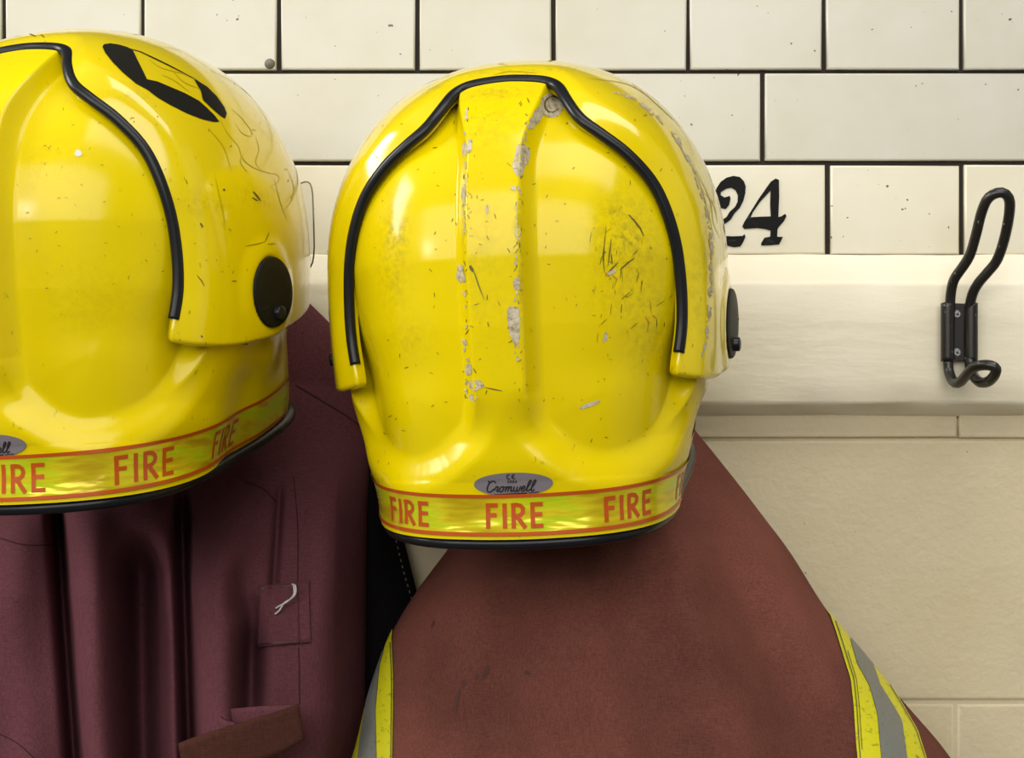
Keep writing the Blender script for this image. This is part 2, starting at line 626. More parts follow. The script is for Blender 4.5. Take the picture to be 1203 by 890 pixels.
for poly, hl in ((two, []), (four_o, [four_h])):
    g.add(poly_geo([ZM(*p) for p in poly], brick_map(-0.0011), 40, [[ZM(*p) for p in h] for h in hl]))
num = g.build('painted_number', M['digit'], wall, shade=False)
num['label'] = 'black hand-painted number 24'

bmq = bmesh.new()
bmesh.ops.create_cone(bmq, cap_ends=True, segments=20, radius1=0.0046, radius2=0.0034, depth=0.004)
bmesh.ops.rotate(bmq, matrix=Matrix.Rotation(math.radians(90), 3, 'X'), verts=bmq.verts)
bmesh.ops.bevel(bmq, geom=bmq.edges[:], offset=0.0006, segments=2, affect='EDGES')
plug = bm_obj('wall_plug', bmq, M['plug'], wall)
plug.location = Vector((wx(317), -0.0018, wz(75))) - WALL_OFF

# ------------------------------------------------------------------ coat hook
hook = empty('coat_hook', W(1126, 425, 0.022), 'black bent wire coat hook screwed to the cream rail at right', 'hook')
HO = Vector(hook.location)
up = [(1114, 428, .031), (1115, 400, .031), (1116, 365, .031), (1117, 345, .033), (1121, 328, .038), (1132, 312, .046), (1140, 298, .052),
      (1147, 274, .062), (1153, 250, .070), (1160, 234, .077), (1170, 227, .081), (1180, 227, .082), (1186, 236, .080), (1185, 256, .073),
      (1179, 284, .062), (1171, 306, .053), (1160, 320, .047), (1149, 333, .041), (1142, 347, .035), (1139, 365, .031), (1138.5, 400, .031), (1139, 426, .031)]
lo = [(1114, 424, .031), (1115, 437, .033), (1120, 448, .042), (1127, 449, .053), (1134, 442, .064), (1142, 433, .075), (1152, 429, .083), (1163, 429, .088),
      (1170, 433, .089), (1168, 441, .084), (1161, 448, .075), (1152, 449, .064), (1145, 443, .051), (1140, 433, .037), (1139, 422, .031)]
for nm, path in (('upper_loop', up), ('lower_loop', lo)):
    P = catmull([tuple(W(*p)) for p in path], 90)
    Vt, Ft = tube(P, 0.0041, 12)
    mesh_obj(nm, Vt, Ft, M['black_paint'], hook, off=HO)
# folded back plate that clasps the two wires
secs = []
for a in np.linspace(-200, 20, 12):
    secs.append((-0.0088 + 0.0056 * math.cos(math.radians(-a)) * -1, 0.031 + 0.0056 * math.sin(math.radians(-a - 90) + math.pi / 2) * 1))
left_roll = [(-0.0092 + 0.0049 * math.cos(t), 0.0305 + 0.0049 * math.sin(t)) for t in np.linspace(math.radians(-20), math.radians(230), 14)]
right_roll = [(0.0096 + 0.0049 * math.cos(t), 0.0305 + 0.0049 * math.sin(t)) for t in np.linspace(math.radians(-50), math.radians(200), 14)]
section = left_roll + [(-0.008, 0.0235), (0.0, 0.0232), (0.008, 0.0235)] + right_roll
zt, zb = W(0, 356, .03).z, W(0, 424, .03).z
cx = W(1126.5, 0, .03).x
rows = np.linspace(zt, zb, 16)
V = []
for k, z in enumerate(rows):
    for i, (dx, d) in enumerate(section):
        w = 0.0004 * math.sin(k * 1.7 + i)
        V.append((cx + dx, -d, z + (w if k in (0, 15) else 0)))
plate = mesh_obj('back_plate', V, grid_faces(16, len(section)), M['black_paint'], hook, off=HO)
sm = plate.modifiers.new('thick', 'SOLIDIFY')
sm.thickness = 0.0010
sm.offset = 0
# sheet between the rolls, standing proud of the rail
bmp = bmesh.new()
bmesh.ops.create_cube(bmp, size=1)
bmesh.ops.scale(bmp, vec=(0.0150, 0.0016, abs(zt - zb) * 0.985), verts=bmp.verts)
web = bm_obj('plate_web', bmp, M['black_paint'], hook, shade=False)
web.location = Vector((cx + 0.0003, -0.0292, (zt + zb) / 2)) - HO
for py in (369, 414):
    bms = bmesh.new()
    r1 = bmesh.ops.create_cone(bms, cap_ends=True, segments=20, radius1=0.0037, radius2=0.0024, depth=0.0014)
    bmesh.ops.rotate(bms, matrix=Matrix.Rotation(math.radians(90), 3, 'X'), verts=bms.verts)
    s = bm_obj('screw', bms, M['screw'], hook, shade=False)
    s.location = W(1124.5, py, .0306) - HO
    for ang in (25, 115):
        bmc = bmesh.new()
        bmesh.ops.create_cube(bmc, size=1)
        bmesh.ops.scale(bmc, vec=(0.0034, 0.0003, 0.0007), verts=bmc.verts)
        bmesh.ops.rotate(bmc, matrix=Matrix.Rotation(math.radians(ang), 3, 'Y'), verts=bmc.verts)
        sl = bm_obj('screw_slot', bmc, M['ink'], s, shade=False)
        sl.location = (0, -0.00082, 0)

# ------------------------------------------------------------------ helmets: shared shape
OA, OB, OC, OCL, ON, OM = 0.1285, 0.150, 0.1400, 0.30, 2.35, 2.15
ZB = -0.178            # lowest rim point, base of the helmet's own frame


def outerF(p):
    x, y, z = p[..., 0], p[..., 1], p[..., 2]
    c = np.where(z > 0, OC, OCL)
    h = (np.abs(x / OA) ** ON + np.abs(y / OB) ** ON) ** (OM / ON)
    return (h + np.abs(z / c) ** OM) ** (1 / OM)


class Pose:
    def __init__(self, px, py, d, yaw, tilt=0.0, roll=0.0):
        self.c = np.array(W(px, py, d))
        R = Matrix.Rotation(math.radians(yaw), 3, 'Z') @ Matrix.Rotation(math.radians(tilt), 3, 'X') @ Matrix.Rotation(math.radians(roll), 3, 'Y')
        self.R = np.array(R)
        self.mat = R

    def ray(self, px, py):
        o = np.array([0, -DIST, 0.0])
        d = np.array(W(px, py, 0)) - o
        d /= np.linalg.norm(d)
        return self.R.T @ (o - self.c), self.R.T @ d

    def outer(self, px, py):
        o, d = self.ray(px, py)
        t = np.linspace(0.7, 1.35, 900)
        P = o + t[:, None] * d
        f = outerF(P) - 1
        k = np.argmax(f < 0)
        if f[k] >= 0:
            k = int(np.argmin(f))
            return P[k] / (f[k] + 1), False
        a = f[k - 1] / (f[k - 1] - f[k])
        return P[k - 1] * (1 - a) + P[k] * a, True


POSE_C = Pose(625, 322, 0.205, -8.2, 0.0, -2.0)
POSE_L = Pose(120, 287, 0.205, -14.0, 0.0, -1.8)

gas_l = [(424, 470), (425, 452), (421, 425), (416, 390), (413.5, 340), (416, 290), (428, 240), (449, 205), (480, 172), (508, 152), (522, 132),
         (532, 112), (548, 101), (575, 95), (600, 93)]
gas_r = [(804, 470), (803, 452), (804, 428), (807, 410), (810, 380), (809, 340), (803, 290), (790, 245), (770, 208), (740, 175), (710, 154),
         (691, 138), (676, 117), (660, 103), (640, 95), (600, 93)]


def ab(p):
    d = p / np.linalg.norm(p)
    return math.degrees(math.atan2(d[2], d[0])), math.degrees(math.acos(-d[1]))


def side_curve(tr, mirror):
    out = []
    for q in catmull(tr, 60):
        p, _ = POSE_C.outer(*q)
        b, a = ab(p)
        if mirror:
            b = 180 - b if b > -90 else -180 - b
        out.append((b, a))
    out = np.array(out)
    o = np.argsort(out[:, 0])
    return out[o]


cl_, cr_ = side_curve(gas_l, True), side_curve(gas_r, False)
bq = np.linspace(-44, 90, 300)
al = 0.5 * (np.interp(bq, cl_[:, 0], cl_[:, 1]) + np.interp(bq, cr_[:, 0], cr_[:, 1]))
ker = np.ones(7) / 7
al = np.convolve(np.pad(al, 3, mode='edge'), ker, mode='valid')


def alpha_g(beta):
    b = np.where(beta > 90, 180 - beta, beta)
    return np.interp(b, bq, al)


ker2 = np.ones(91) / 91
al_s = np.convolve(np.pad(al, 45, mode='reflect', reflect_type='odd')[:], ker2, mode='valid')[:300]


def alpha_1(beta):
    b = np.where(beta > 90, 180 - beta, beta)
    return np.maximum(np.interp(b, bq, al_s), alpha_g(beta)) + 7


def dirs(beta, alpha):
    b, a = np.radians(beta), np.radians(alpha)
    return np.stack([np.sin(a) * np.cos(b), -np.cos(a), np.sin(a) * np.sin(b)], -1)


def outer_pt(beta, alpha):
    d = dirs(beta, alpha)
    return d / outerF(d)[..., None]


# knob place, read on the turned helmet
KNOB, _ = POSE_L.outer(309, 343)
KN = None

BMIN = -35.0


def grad_n(p):
    e = 1e-5
    g_ = np.stack([(outerF(p + np.eye(3)[k] * e) - outerF(p - np.eye(3)[k] * e)) for k in range(3)], -1)
    return g_ / np.linalg.norm(g_, axis=-1)[..., None]


def outer_disp(P, beta, alpha):
    """relief of the outer shell (metres along the normal)"""
    h = np.zeros(P.shape[:2])
    for sx in (1, -1):
        k = KNOB * np.array([sx, 1, 1])
        r = np.linalg.norm(P - k, axis=-1)
        h += 0.0018 * smooth(r, 0.040, 0.026) - 0.0018 * smooth(r, 0.0245, 0.0215)
    # strip beside the edging lies flatter than the flank
    t = (alpha - alpha_g(beta))
    b = np.where(beta > 90, 180 - beta, beta)
    sidew = 0.45 + 0.55 * smooth(b, 85, 45)
    h += 0.0074 * sidew * smooth(t, -3, 7.0) * (0.7 + 0.3 * smooth(t, 24, 7.5))
    return h


def pad_edge(G, r, depth, nseg=5):
    """G[rows, cols, 3]; add a rolled lip before row 0, going down by depth; returns new grid"""
    P0, P1 = G[0], G[1]
    out = P0 - P1
    out /= np.linalg.norm(out, axis=1)[:, None] + 1e-12
    al_ = np.gradient(P0, axis=0)
    al_ /= np.linalg.norm(al_, axis=1)[:, None] + 1e-12
    out = out - al_ * np.sum(out * al_, 1)[:, None]
    out /= np.linalg.norm(out, axis=1)[:, None] + 1e-12
    N = np.cross(al_, out)
    if np.mean(np.sum(N * P0, 1)) < 0:
        N = -N
    rows = []
    for k in range(1, nseg + 1):
        a = math.pi / 2 * k / nseg
        rows.append(P0 + out * r * math.sin(a) - N * r * (1 - math.cos(a)))
    rows.append(rows[-1] - N * depth)
    return np.concatenate([np.array(rows[::-1]), G], 0)


def build_outer():
    nb, na = 340, 110
    beta = np.linspace(BMIN, 180 - BMIN, nb)
    ag = alpha_g(beta)
    a1 = alpha_1(beta)
    bb_ = np.where(beta > 90, 180 - beta, beta)
    af = 128 + 27 * smooth(bb_, -20, 80)
    s = np.linspace(0, 1, na)
    A = np.zeros((na, nb))
    k = 26
    for i in range(na):
        if i <= k:
            A[i] = ag + (a1 - ag) * (i / k)
        else:
            A[i] = a1 + (af - a1) * ((i - k) / (na - 1 - k))
    B = np.broadcast_to(beta, A.shape).copy()
    tt = np.clip((A - ag[None, :]) / 70, 0, 1)
    rise = 1 - 0.13 * tt
    B = 90 + (B - 90) * rise
    P = outer_pt(B, A)
    P = P + grad_n(P) * outer_disp(P, B, A)[..., None]
    P = pad_edge(P, 0.0022, 0.0055)
    Q = np.transpose(P, (1, 0, 2))
    Q = pad_edge(Q, 0.003, 0.0065)
    Q = pad_edge(Q[::-1].copy(), 0.003, 0.0065)[::-1]
    return Q


G_OUT = build_outer()
nr, nc = G_OUT.shape[:2]
OUT_V, OUT_F = G_OUT.reshape(-1, 3), grid_faces(nr, nc)

# lower shell
LA, LB, LC = 0.1220, 0.1425, 0.1330
tz = np.array([-0.20, -0.174, -0.150, -0.132, -0.110, -0.082, -0.040, 0.0])
ta = np.array([0.0925, 0.0925, 0.0930, 0.0945, 0.0990, 0.1065, 0.1165, LA])
taf = np.array([0.0985, 0.0985, 0.1000, 0.1030, 0.1090, 0.1140, 0.1190, LA])
tb = np.array([0.1300, 0.1300, 0.1285, 0.1290, 0.1320, 0.1360, 0.1405, LB])
tf = np.array([0.1330, 0.1330, 0.1340, 0.1350, 0.1370, 0.1390, 0.1410, LB])
raz = np.array([0, 25, 45, 70, 85, 100, 115, 125, 140, 180])
rz = np.array([-0.1690, -0.1670, -0.1620, -0.1520, -0.1460, -0.1400, -0.1315, -0.1240, -0.1120, -0.1000])


def z_rim(azd):
    return np.interp(np.abs(azd), raz, rz)


_f = np.linspace(-180, 180, 721)
_zr = z_rim(_f)
_zr = np.convolve(np.pad(_zr, 20, mode='wrap'), np.ones(41) / 41, mode='valid')


def z_rim(azd):
    return np.interp(azd, _f, _zr)


lobe = np.array([(0.0135, 0.20), (0.0135, -0.080), (0.0180, -0.100), (0.029, -0.112), (0.040, -0.121), (0.056, -0.1255), (0.075, -0.122), (0.092, -0.113),
                 (0.107, -0.099), (0.119, -0.081), (0.130, -0.055), (0.150, -0.02), (0.24, 0.0), (0.24, 0.20)])

_lb = catmull([tuple(p) for p in lobe[1:12]], 44)
lobe = np.vstack([lobe[:1], _lb, lobe[12:]])


def lobe_sd(u, z):
    """signed distance to the lobe outline: negative inside"""
    P = np.stack([u, z], -1)
    d = np.full(u.shape, 1e9)
    inside = np.zeros(u.shape, bool)
    n = len(lobe)
    for i in range(n):
        a, b = lobe[i], lobe[(i + 1) % n]
        e = b - a
        t = np.clip(((P - a) @ e) / (e @ e), 0, 1)
        q = a + t[..., None] * e
        d = np.minimum(d, np.linalg.norm(P - q, axis=-1))
        c = ((a[1] > z) != (b[1] > z)) & (u < (b[0] - a[0]) * (z - a[1]) / (b[1] - a[1] + 1e-15) + a[0])
        inside ^= c
    return np.where(inside, -d, d)


def lower_disp(azd, z, cz):
    u = np.abs(np.radians(azd) * 0.128 * cz + 0.0022 * smooth(np.abs(azd), 40, 15))
    # the ridge widens towards the top
    wid = 0.0175 * smooth(z, 0.055, 0.120)
    uu = np.where(u < 0.05, np.maximum(u - wid * smooth(u, 0.06, 0.0), 0), u)
    sd = lobe_sd(uu, z)
    comb = np.clip((sd + 0.0085) / 0.0085, 0, 1) ** 1.5
    skirt = smooth(sd, -0.010, 0.015)
    k = smooth(z, -0.075, -0.11)
    amp = 0.0105 - 0.0075 * smooth(u, 0.125, 0.20) * smooth(z, -0.06, -0.10)
    amp = amp - 0.0035 * smooth(z, -0.118, -0.150)
    h = amp * (comb * (1 - k) * (1 + 0.3 * smooth(z, 0.105, 0.06)) + skirt * k)
    # domed middle of each lobe
    h += 0.005 * smooth(-sd, 0.0, 0.05)
    # ridge beside the flap sinks behind the outer shell
    h = h * (1 - smooth(u, 0.14, 0.2) * smooth(z, -0.09, -0.05))
    return h


def lower_base(az, z, cz):
    a = np.where(z >= 0, LA * cz, np.interp(z, tz, ta))
    bk = np.where(z >= 0, LB * cz, np.interp(z, tz, tb))
    ft = np.where(z >= 0, LB * cz, np.interp(z, tz, tf))
    # sides further forward keep more width low down
    b = np.where(np.cos(az) > 0, bk, ft)
    wf = smooth(-np.cos(az), -0.30, 0.75)
    a = a * (1 - wf) + np.where(z >= 0, LA * cz, np.interp(z, tz, taf)) * wf
    n = 2.3 + 0.85 * smooth(z, -0.06, -0.13)
    r = 1 / ((np.abs(np.sin(az)) / np.maximum(a, 1e-6)) ** n + (np.abs(np.cos(az)) / np.maximum(b, 1e-6)) ** n) ** (1 / n)
    return np.stack([r * np.sin(az), -r * np.cos(az), z], -1)


def build_lower():
    azd = np.r_[np.linspace(-180, -112, 24, endpoint=False), np.linspace(-112, 112, 420, endpoint=False), np.linspace(112, 180, 24, endpoint=False)]
    nlo, nup = 150, 130
    rowsA, rowsZ, rowsC = [], [], []
    for i in range(nlo):
        v = i / nlo
        rowsZ.append(z_rim(azd) * (1 - v))
        rowsC.append(np.ones_like(azd))
    for i in range(nup):
        ps = math.radians(84 * (i / (nup - 1)) ** 0.95)
        rowsZ.append(np.full_like(azd, LC * math.sin(ps)))
        rowsC.append(np.full_like(azd, math.cos(ps)))
    Z, C = np.array(rowsZ), np.array(rowsC)
    A = np.broadcast_to(np.radians(azd), Z.shape)
    P = lower_base(A, Z, C)
    du = np.roll(P, -1, 1) - np.roll(P, 1, 1)
    dv = np.gradient(P, axis=0)
    N = np.cross(du, dv)
    N /= np.linalg.norm(N, axis=-1)[..., None] + 1e-12
    if np.mean(np.sum(N * P, -1)) < 0:
        N = -N
    back = smooth(np.cos(A), -0.45, -0.1)
    P = P + N * (lower_disp(np.degrees(A), Z, C) * back)[..., None]
    return P


G_LOW = build_lower()
LOW_V = G_LOW.reshape(-1, 3)
LOW_F = grid_faces(G_LOW.shape[0], G_LOW.shape[1], wrap=True)
LOW_F = np.vstack([LOW_F])
BV_LOW = BVHTree.FromPolygons(LOW_V.tolist(), LOW_F.tolist())
BV_OUT = BVHTree.FromPolygons(OUT_V.tolist(), OUT_F.tolist())


def hit(pose, px, py, which='both', off=0.0003):
    o, d = pose.ray(px, py)
    best = None
    for key, bv in (('low', BV_LOW), ('out', BV_OUT)):
        if which not in ('both', key):
            continue
        loc, nrm, idx, dist = bv.ray_cast(Vector(o), Vector(d))
        if loc is not None and (best is None or dist < best[2]):
            if nrm.dot(Vector(d)) > 0:
                nrm = -nrm
            best = (loc, nrm, dist)
    if best is None:
        return None
    return best[0] + best[1] * off


def band_surf(azd, z, off):
    """point on the lower shell at azimuth and height, pushed outwards"""
    a = math.radians(azd)
    dr = Vector((math.sin(a), -math.cos(a), 0))
    loc, nrm, idx, dist = BV_LOW.ray_cast(dr * 0.3 + Vector((0, 0, z)), -dr)
    if loc is None:
        return None
    n = Vector((nrm.x, nrm.y, 0))
    if n.dot(dr) < 0:
        n = -n
    n.normalize()
    return loc + n * off


# arc length along the rim at the band
_az = np.linspace(-135, 135, 541)
_pt = np.array([band_surf(a, float(z_rim(a)) + 0.014, 0.0) for a in _az])
_s = np.r_[0, np.cumsum(np.linalg.norm(np.diff(_pt, axis=0), axis=1))]
_s -= np.interp(0, _az, _s)


def az_of(s): return float(np.interp(s, _s, _az))


BAND0, BAND1 = 0.0030, 0.0275


def band_map(off):
    def f(s, v):
        a = az_of(s)
        return band_surf(a, float(z_rim(a)) + v, off)
    return f


FIRE = {  # strokes on a unit cell, height 1
    'F': (0.50, [[(0.08, 0), (0.08, 1)], [(0.0, 0.93), (0.5, 0.93)], [(0.08, 0.54), (0.45, 0.54)]]),
    'I': (0.16, [[(0.08, 0), (0.08, 1)]]),
    'R': (0.60, [[(0.08, 0), (0.08, 1)], [(0.08, 0.93), (0.28, 0.93), (0.42, 0.88), (0.49, 0.77), (0.49, 0.66), (0.42, 0.55), (0.28, 0.49), (0.08, 0.49)],
                 [(0.22, 0.48), (0.58, 0.0)]]),
    'E': (0.52, [[(0.08, 0), (0.08, 1)], [(0.0, 0.93), (0.52, 0.93)], [(0.08, 0.53), (0.48, 0.53)], [(0.0, 0.07), (0.52, 0.07)]]),
}
SCRIPT = {  # cursive pen strokes, x-height 0.5
    'C': (0.62, [[(0.60, 0.80), (0.52, 0.98), (0.34, 1.0), (0.14, 0.80), (0.05, 0.45), (0.10, 0.12), (0.28, 0.0), (0.48, 0.10), (0.60, 0.30)], [(0.0, 1.05), (0.12, 0.86), (0.2, 0.9)]]),
    'r': (0.36, [[(0.0, 0.15), (0.12, 0.52), (0.16, 0.44), (0.28, 0.48), (0.22, 0.15), (0.26, 0.02), (0.36, 0.12)]]),
    'o': (0.42, [[(0.30, 0.46), (0.12, 0.46), (0.03, 0.22), (0.10, 0.02), (0.26, 0.04), (0.34, 0.28), (0.26, 0.46), (0.42, 0.40)]]),
    'm': (0.66, [[(0.0, 0.4), (0.08, 0.48), (0.08, 0.0)], [(0.08, 0.25), (0.2, 0.48), (0.28, 0.42), (0.28, 0.0)], [(0.28, 0.25), (0.42, 0.48), (0.50, 0.42), (0.50, 0.06), (0.58, 0.02), (0.66, 0.14)]]),
    'w': (0.58, [[(0.02, 0.46), (0.06, 0.1), (0.14, 0.0), (0.26, 0.1), (0.28, 0.46)], [(0.28, 0.2), (0.36, 0.0), (0.48, 0.12), (0.52, 0.46), (0.58, 0.40)]]),
    'e': (0.38, [[(0.02, 0.2), (0.2, 0.26), (0.3, 0.38), (0.2, 0.5), (0.07, 0.36), (0.05, 0.12), (0.18, 0.0), (0.38, 0.16)]]),
    'l': (0.34, [[(0.0, 0.14), (0.20, 0.6), (0.27, 0.92), (0.18, 1.0), (0.09, 0.75), (0.07, 0.2), (0.16, 0.0), (0.34, 0.14)]]),
}
SMALL = {
    'C': (0.8, [[(0.75, 0.95), (0.45, 1.0), (0.12, 0.75), (0.12, 0.25), (0.45, 0.0), (0.75, 0.05)]]),
    'E': (0.8, [[(0.75, 0.95), (0.45, 1.0), (0.12, 0.75), (0.12, 0.25), (0.45, 0.0), (0.75, 0.05)], [(0.12, 0.5), (0.6, 0.5)]]),
    '0': (0.7, [[(0.3, 1.0), (0.55, 0.75), (0.55, 0.25), (0.3, 0.0), (0.08, 0.25), (0.08, 0.75), (0.3, 1.0)]]),
    '8': (0.7, [[(0.3, 0.52), (0.1, 0.75), (0.3, 1.0), (0.52, 0.75), (0.3, 0.52), (0.06, 0.25), (0.3, 0.0), (0.56, 0.25), (0.3, 0.52)]]),
    '6': (0.7, [[(0.5, 0.98), (0.2, 0.75), (0.08, 0.3), (0.3, 0.0), (0.55, 0.25), (0.35, 0.52), (0.1, 0.35)]]),
}


def write(geo, text, font, x, y, h, w, mapfn, step, gap=0.16, slant=0.0, sx=1.0):
    for ch in text:
        adv, strokes = font[ch]
        for st in strokes:
            P = [(x + (p[0] * sx + slant * p[1]) * h, y + p[1] * h) for p in st]
            if len(P) > 3:
                P = catmull(P, 26)
            geo.add(stroke_geo(P, w, mapfn, step))
        x += (adv * sx + gap) * h
    return x


def text_len(text, font, h, gap, sx=1.0):
    return sum((font[c][0] * sx + gap) * h for c in text) - gap * h


def disc(center, normal, r, h, n=40, bev=0.0012):
    """bevelled disc standing on a surface"""
    N = Vector(normal).normalized()
    X = Vector((0, 0, 1)).cross(N).normalized()
    Y = N.cross(X)
    V, F = [], []
    rings = [(r, -0.007), (r, h - bev), (r - bev * 0.4, h - bev * 0.3), (r - bev, h), (r * 0.5, h + 0.0004)]
    for rr, hh in rings:
        for k in range(n):
            a = 2 * math.pi * k / n
            V.append(Vector(center) + X * rr * math.cos(a) + Y * rr * math.sin(a) + N * hh)
    F = grid_faces(len(rings), n, wrap=True).tolist()
    F.append(list(range((len(rings) - 1) * n, len(rings) * n)))
    return V, F, X, Y, N


OFF = (0, 0, ZB)
cache = {}


def make_helmet(pose, label, band_shift, badge_s, big=1.0):
    base = Vector(pose.c) + pose.mat @ Vector((0, 0, ZB))
    root = empty('fire_helmet', base, label, 'helmet', 'yellow fire helmets hung along the wall')
    root.rotation_euler = pose.mat.to_euler()
    shell = mesh_obj('inner_shell', LOW_V, LOW_F, M['yellow'], root, off=OFF)
    outer = mesh_obj('outer_shell', OUT_V, OUT_F, M['yellow_outer'], root, off=OFF)
    # dark liner inside
    lv = LOW_V.reshape(G_LOW.shape)[::6, ::6]
    lv = lv * np.array([0.955, 0.955, 0.97])
    lv[..., 2] = np.maximum(lv[..., 2], z_rim(np.degrees(np.arctan2(lv[..., 0], -lv[..., 1]))) + 0.002)
    mesh_obj('liner', lv.reshape(-1, 3), grid_faces(lv.shape[0], lv.shape[1], wrap=True), M['liner'], root, off=OFF)
    # black edging along the front of the outer shell
    b = np.linspace(-30.2, 210.2, 900)
    P = outer_pt(b, alpha_g(b))
    P2 = outer_pt(b, alpha_g(b) + 1.0)
    L = np.r_[0, np.cumsum(np.linalg.norm(np.diff(P, axis=0), axis=1))]
    s = np.linspace(0, L[-1], 320)
    P = np.stack([np.interp(s, L, P[:, k]) for k in range(3)], 1)
    N = grad_n(P)
    T = np.gradient(P, axis=0)
    T /= np.linalg.norm(T, axis=1)[:, None]
    inw = np.cross(T, N)
    inw *= np.sign(np.sum(inw * (np.array([0, -1.0, 0.0]) - N * N[:, 1:2] * -1), 1))[:, None] * 1.0
    Vt, Ft = tube(P - N * 0.0006, 0.0040, 14, normals=N, flat=0.85)
    mesh_obj('edging_strip', Vt, Ft, M['black_rubber'], root, off=OFF)
    # black rim trim
    a = np.linspace(-180, 180, 241)[:-1]
    R = np.array([lower_base(np.radians(np.array([q])), np.array([float(z_rim(q))]), np.array([1.0]))[0] for q in a])
    Nn = np.stack([np.sin(np.radians(a)), -np.cos(np.radians(a)), 0 * a], 1)
    ctr = R + Nn * 0.0012 + np.array([0, 0, -0.0026])
    Vt, Ft = tube(np.vstack([ctr, ctr[:1]]), 0.0038, 10, normals=np.vstack([Nn, Nn[:1]]), flat=1.15, caps=False)
    mesh_obj('rim_trim', Vt, Ft, M['black_rubber'], root, off=OFF)
    # reflective band with its print
    B1 = BAND0 + (BAND1 - BAND0) * (1 + 0.6 * (big - 1))
    S = np.linspace(np.interp(-126, _az, _s), np.interp(126, _az, _s), 240)
    vv = np.linspace(BAND0, B1, 7)
    fm = band_map(0.0008)
    V = [fm(q, v) for v in vv for q in S]
    band = mesh_obj('reflective_band', np.array([tuple(p) for p in V]), grid_faces(7, 240), M['band'], root, off=OFF)
    g = Geo()
    fm = band_map(0.0011)
    for v in (BAND0 + 0.0008, B1 - 0.0010):
        g.add(stroke_geo([(S[0], v), (S[-1], v)], 0.0022, fm, 0.003))
    bo = g.build('red_border', M['red_ink'], band, off=OFF)
    g = Geo()
    h = 0.0150 * big
    gap, sx = 0.20, 0.95
    tl = text_len('FIRE', FIRE, h, gap, sx)
    for k in range(-2, 3):
        x0 = band_shift + k * 0.071 * (1 + 0.8 * (big - 1)) - tl / 2
        g = Geo()
        write(g, 'FIRE', FIRE, x0, BAND0 + 0.0042, h, 0.0026, fm, 0.0022, gap, 0.0, sx)
        g.build('lettering', M['red_ink'], band, off=OFF)
    # oval silver badge
    fb = band_map(0.0006)
    fb2 = band_map(0.0009)
    cy = B1 + 0.0060
    ow, oh = 0.0235, 0.0072
    ell = [(badge_s + ow * math.cos(t), cy + oh * math.sin(t)) for t in np.linspace(0, 2 * math.pi, 40, endpoint=False)]
    ell = [(x, max(y, B1 - 0.0004)) for x, y in ell]
    gg = Geo()
    gg.add(poly_geo(ell, fb, 0.004))
    badge = gg.build('oval_badge', M['silver'], root, off=OFF)
    badge['label'] = 'oval silver maker badge'
    g = Geo()
    hs = 0.0066
    tl = text_len('Cromwell', SCRIPT, hs, 0.02, 1.15) + 0.002
    write(g, 'Cromwell', SCRIPT, badge_s - tl / 2 - 0.0012, cy - 0.0043, hs, 0.0008, fb2, 0.0005, 0.02, 0.30, 1.15)
    g.add(stroke_geo([(badge_s - 0.012, cy - 0.0060), (badge_s + 0.008, cy - 0.0054)], 0.0008, fb2, 0.002))
    g.add(stroke_geo([(badge_s + 0.009, cy - 0.0054), (badge_s + 0.015, cy - 0.0050)], 0.0005, fb2, 0.002))
    write(g, 'CE', SMALL, badge_s - 0.0036, cy + 0.0034, 0.0026, 0.0006, fb2, 0.0004, 0.35)
    write(g, '0086', SMALL, badge_s - 0.0032, cy + 0.0010, 0.0015, 0.00035, fb2, 0.0003, 0.3)
    g.build('badge_lettering', M['ink'], badge, off=OFF)
    # side pivots
    for sx_ in (1, -1):
        k = KNOB * np.array([sx_, 1, 1])
        n = grad_n(k)
        k = k + n * 0.0056
        n = n + np.array([0, -0.10, 0])
        n = n / np.linalg.norm(n)
        Vd, Fd, X, Y, N = disc(k, n, 0.0232, 0.0030)
        kn = mesh_obj('pivot_disc', np.array([tuple(p) for p in Vd]), Fd, M['black_plastic'], root, off=OFF)
        kn['label'] = 'round black visor pivot disc'
        up_ = Vector((0, 0, 1)) - N * N.z
        up_.normalize()
        fw = Vector((0, 1, 0)) - N * N.y - up_ * up_.y
        fw.normalize()
        c = Vector(k) - up_ * 0.0135 + fw * 0.0035 + N * 0.0028
        Vd, Fd, X, Y, N = disc(c, n, 0.0048, 0.0042, 16, 0.0008)
        sc_ = mesh_obj('pivot_screw', np.array([tuple(p) for p in Vd]), Fd, M['black_rubber'], kn, off=OFF)
        # raised rib across the disc
        q = [Vector(k) - up_ * 0.012 - fw * 0.013 + N * 0.0031, Vector(k) + fw * 0.0215 + up_ * 0.004 + N * 0.0029]
        Vt, Ft = tube(np.array([tuple(q[0] * (1 - t) + q[1] * t) for t in np.linspace(0, 1, 6)]), 0.0005, 6)
        mesh_obj('rib', Vt, Ft, M['black_plastic'], kn, off=OFF)
    # clear eye shield along the front edge
    nb_, na_ = 40, 16
    G_ = np.zeros((na_, nb_, 3))
    for j in range(nb_):
        azd = 122 + 116 * j / (nb_ - 1)
        e = 1 - abs(2 * j / (nb_ - 1) - 1)
        hh = 0.032 * math.sqrt(max(0.0, 1 - (1 - min(1, e / 0.30)) ** 2)) + 0.001
        for i in range(na_):
            z = 0.018 + hh * (2 * i / (na_ - 1) - 1)
            a_ = math.radians(azd)
            p = np.array([math.sin(a_), -math.cos(a_), 0.0])
            rr = 1 / outerF(np.array([p[0], p[1], 0.0]))
            G_[i, j] = p * (rr + 0.0085) + np.array([0, 0, z])
    vi = mesh_obj('clear_visor', G_.reshape(-1, 3), grid_faces(na_, nb_), M['visor'], root, off=OFF)
    brd = np.concatenate([G_[0], G_[:, -1][1:], G_[-1][::-1][1:], G_[:, 0][::-1][1:]])
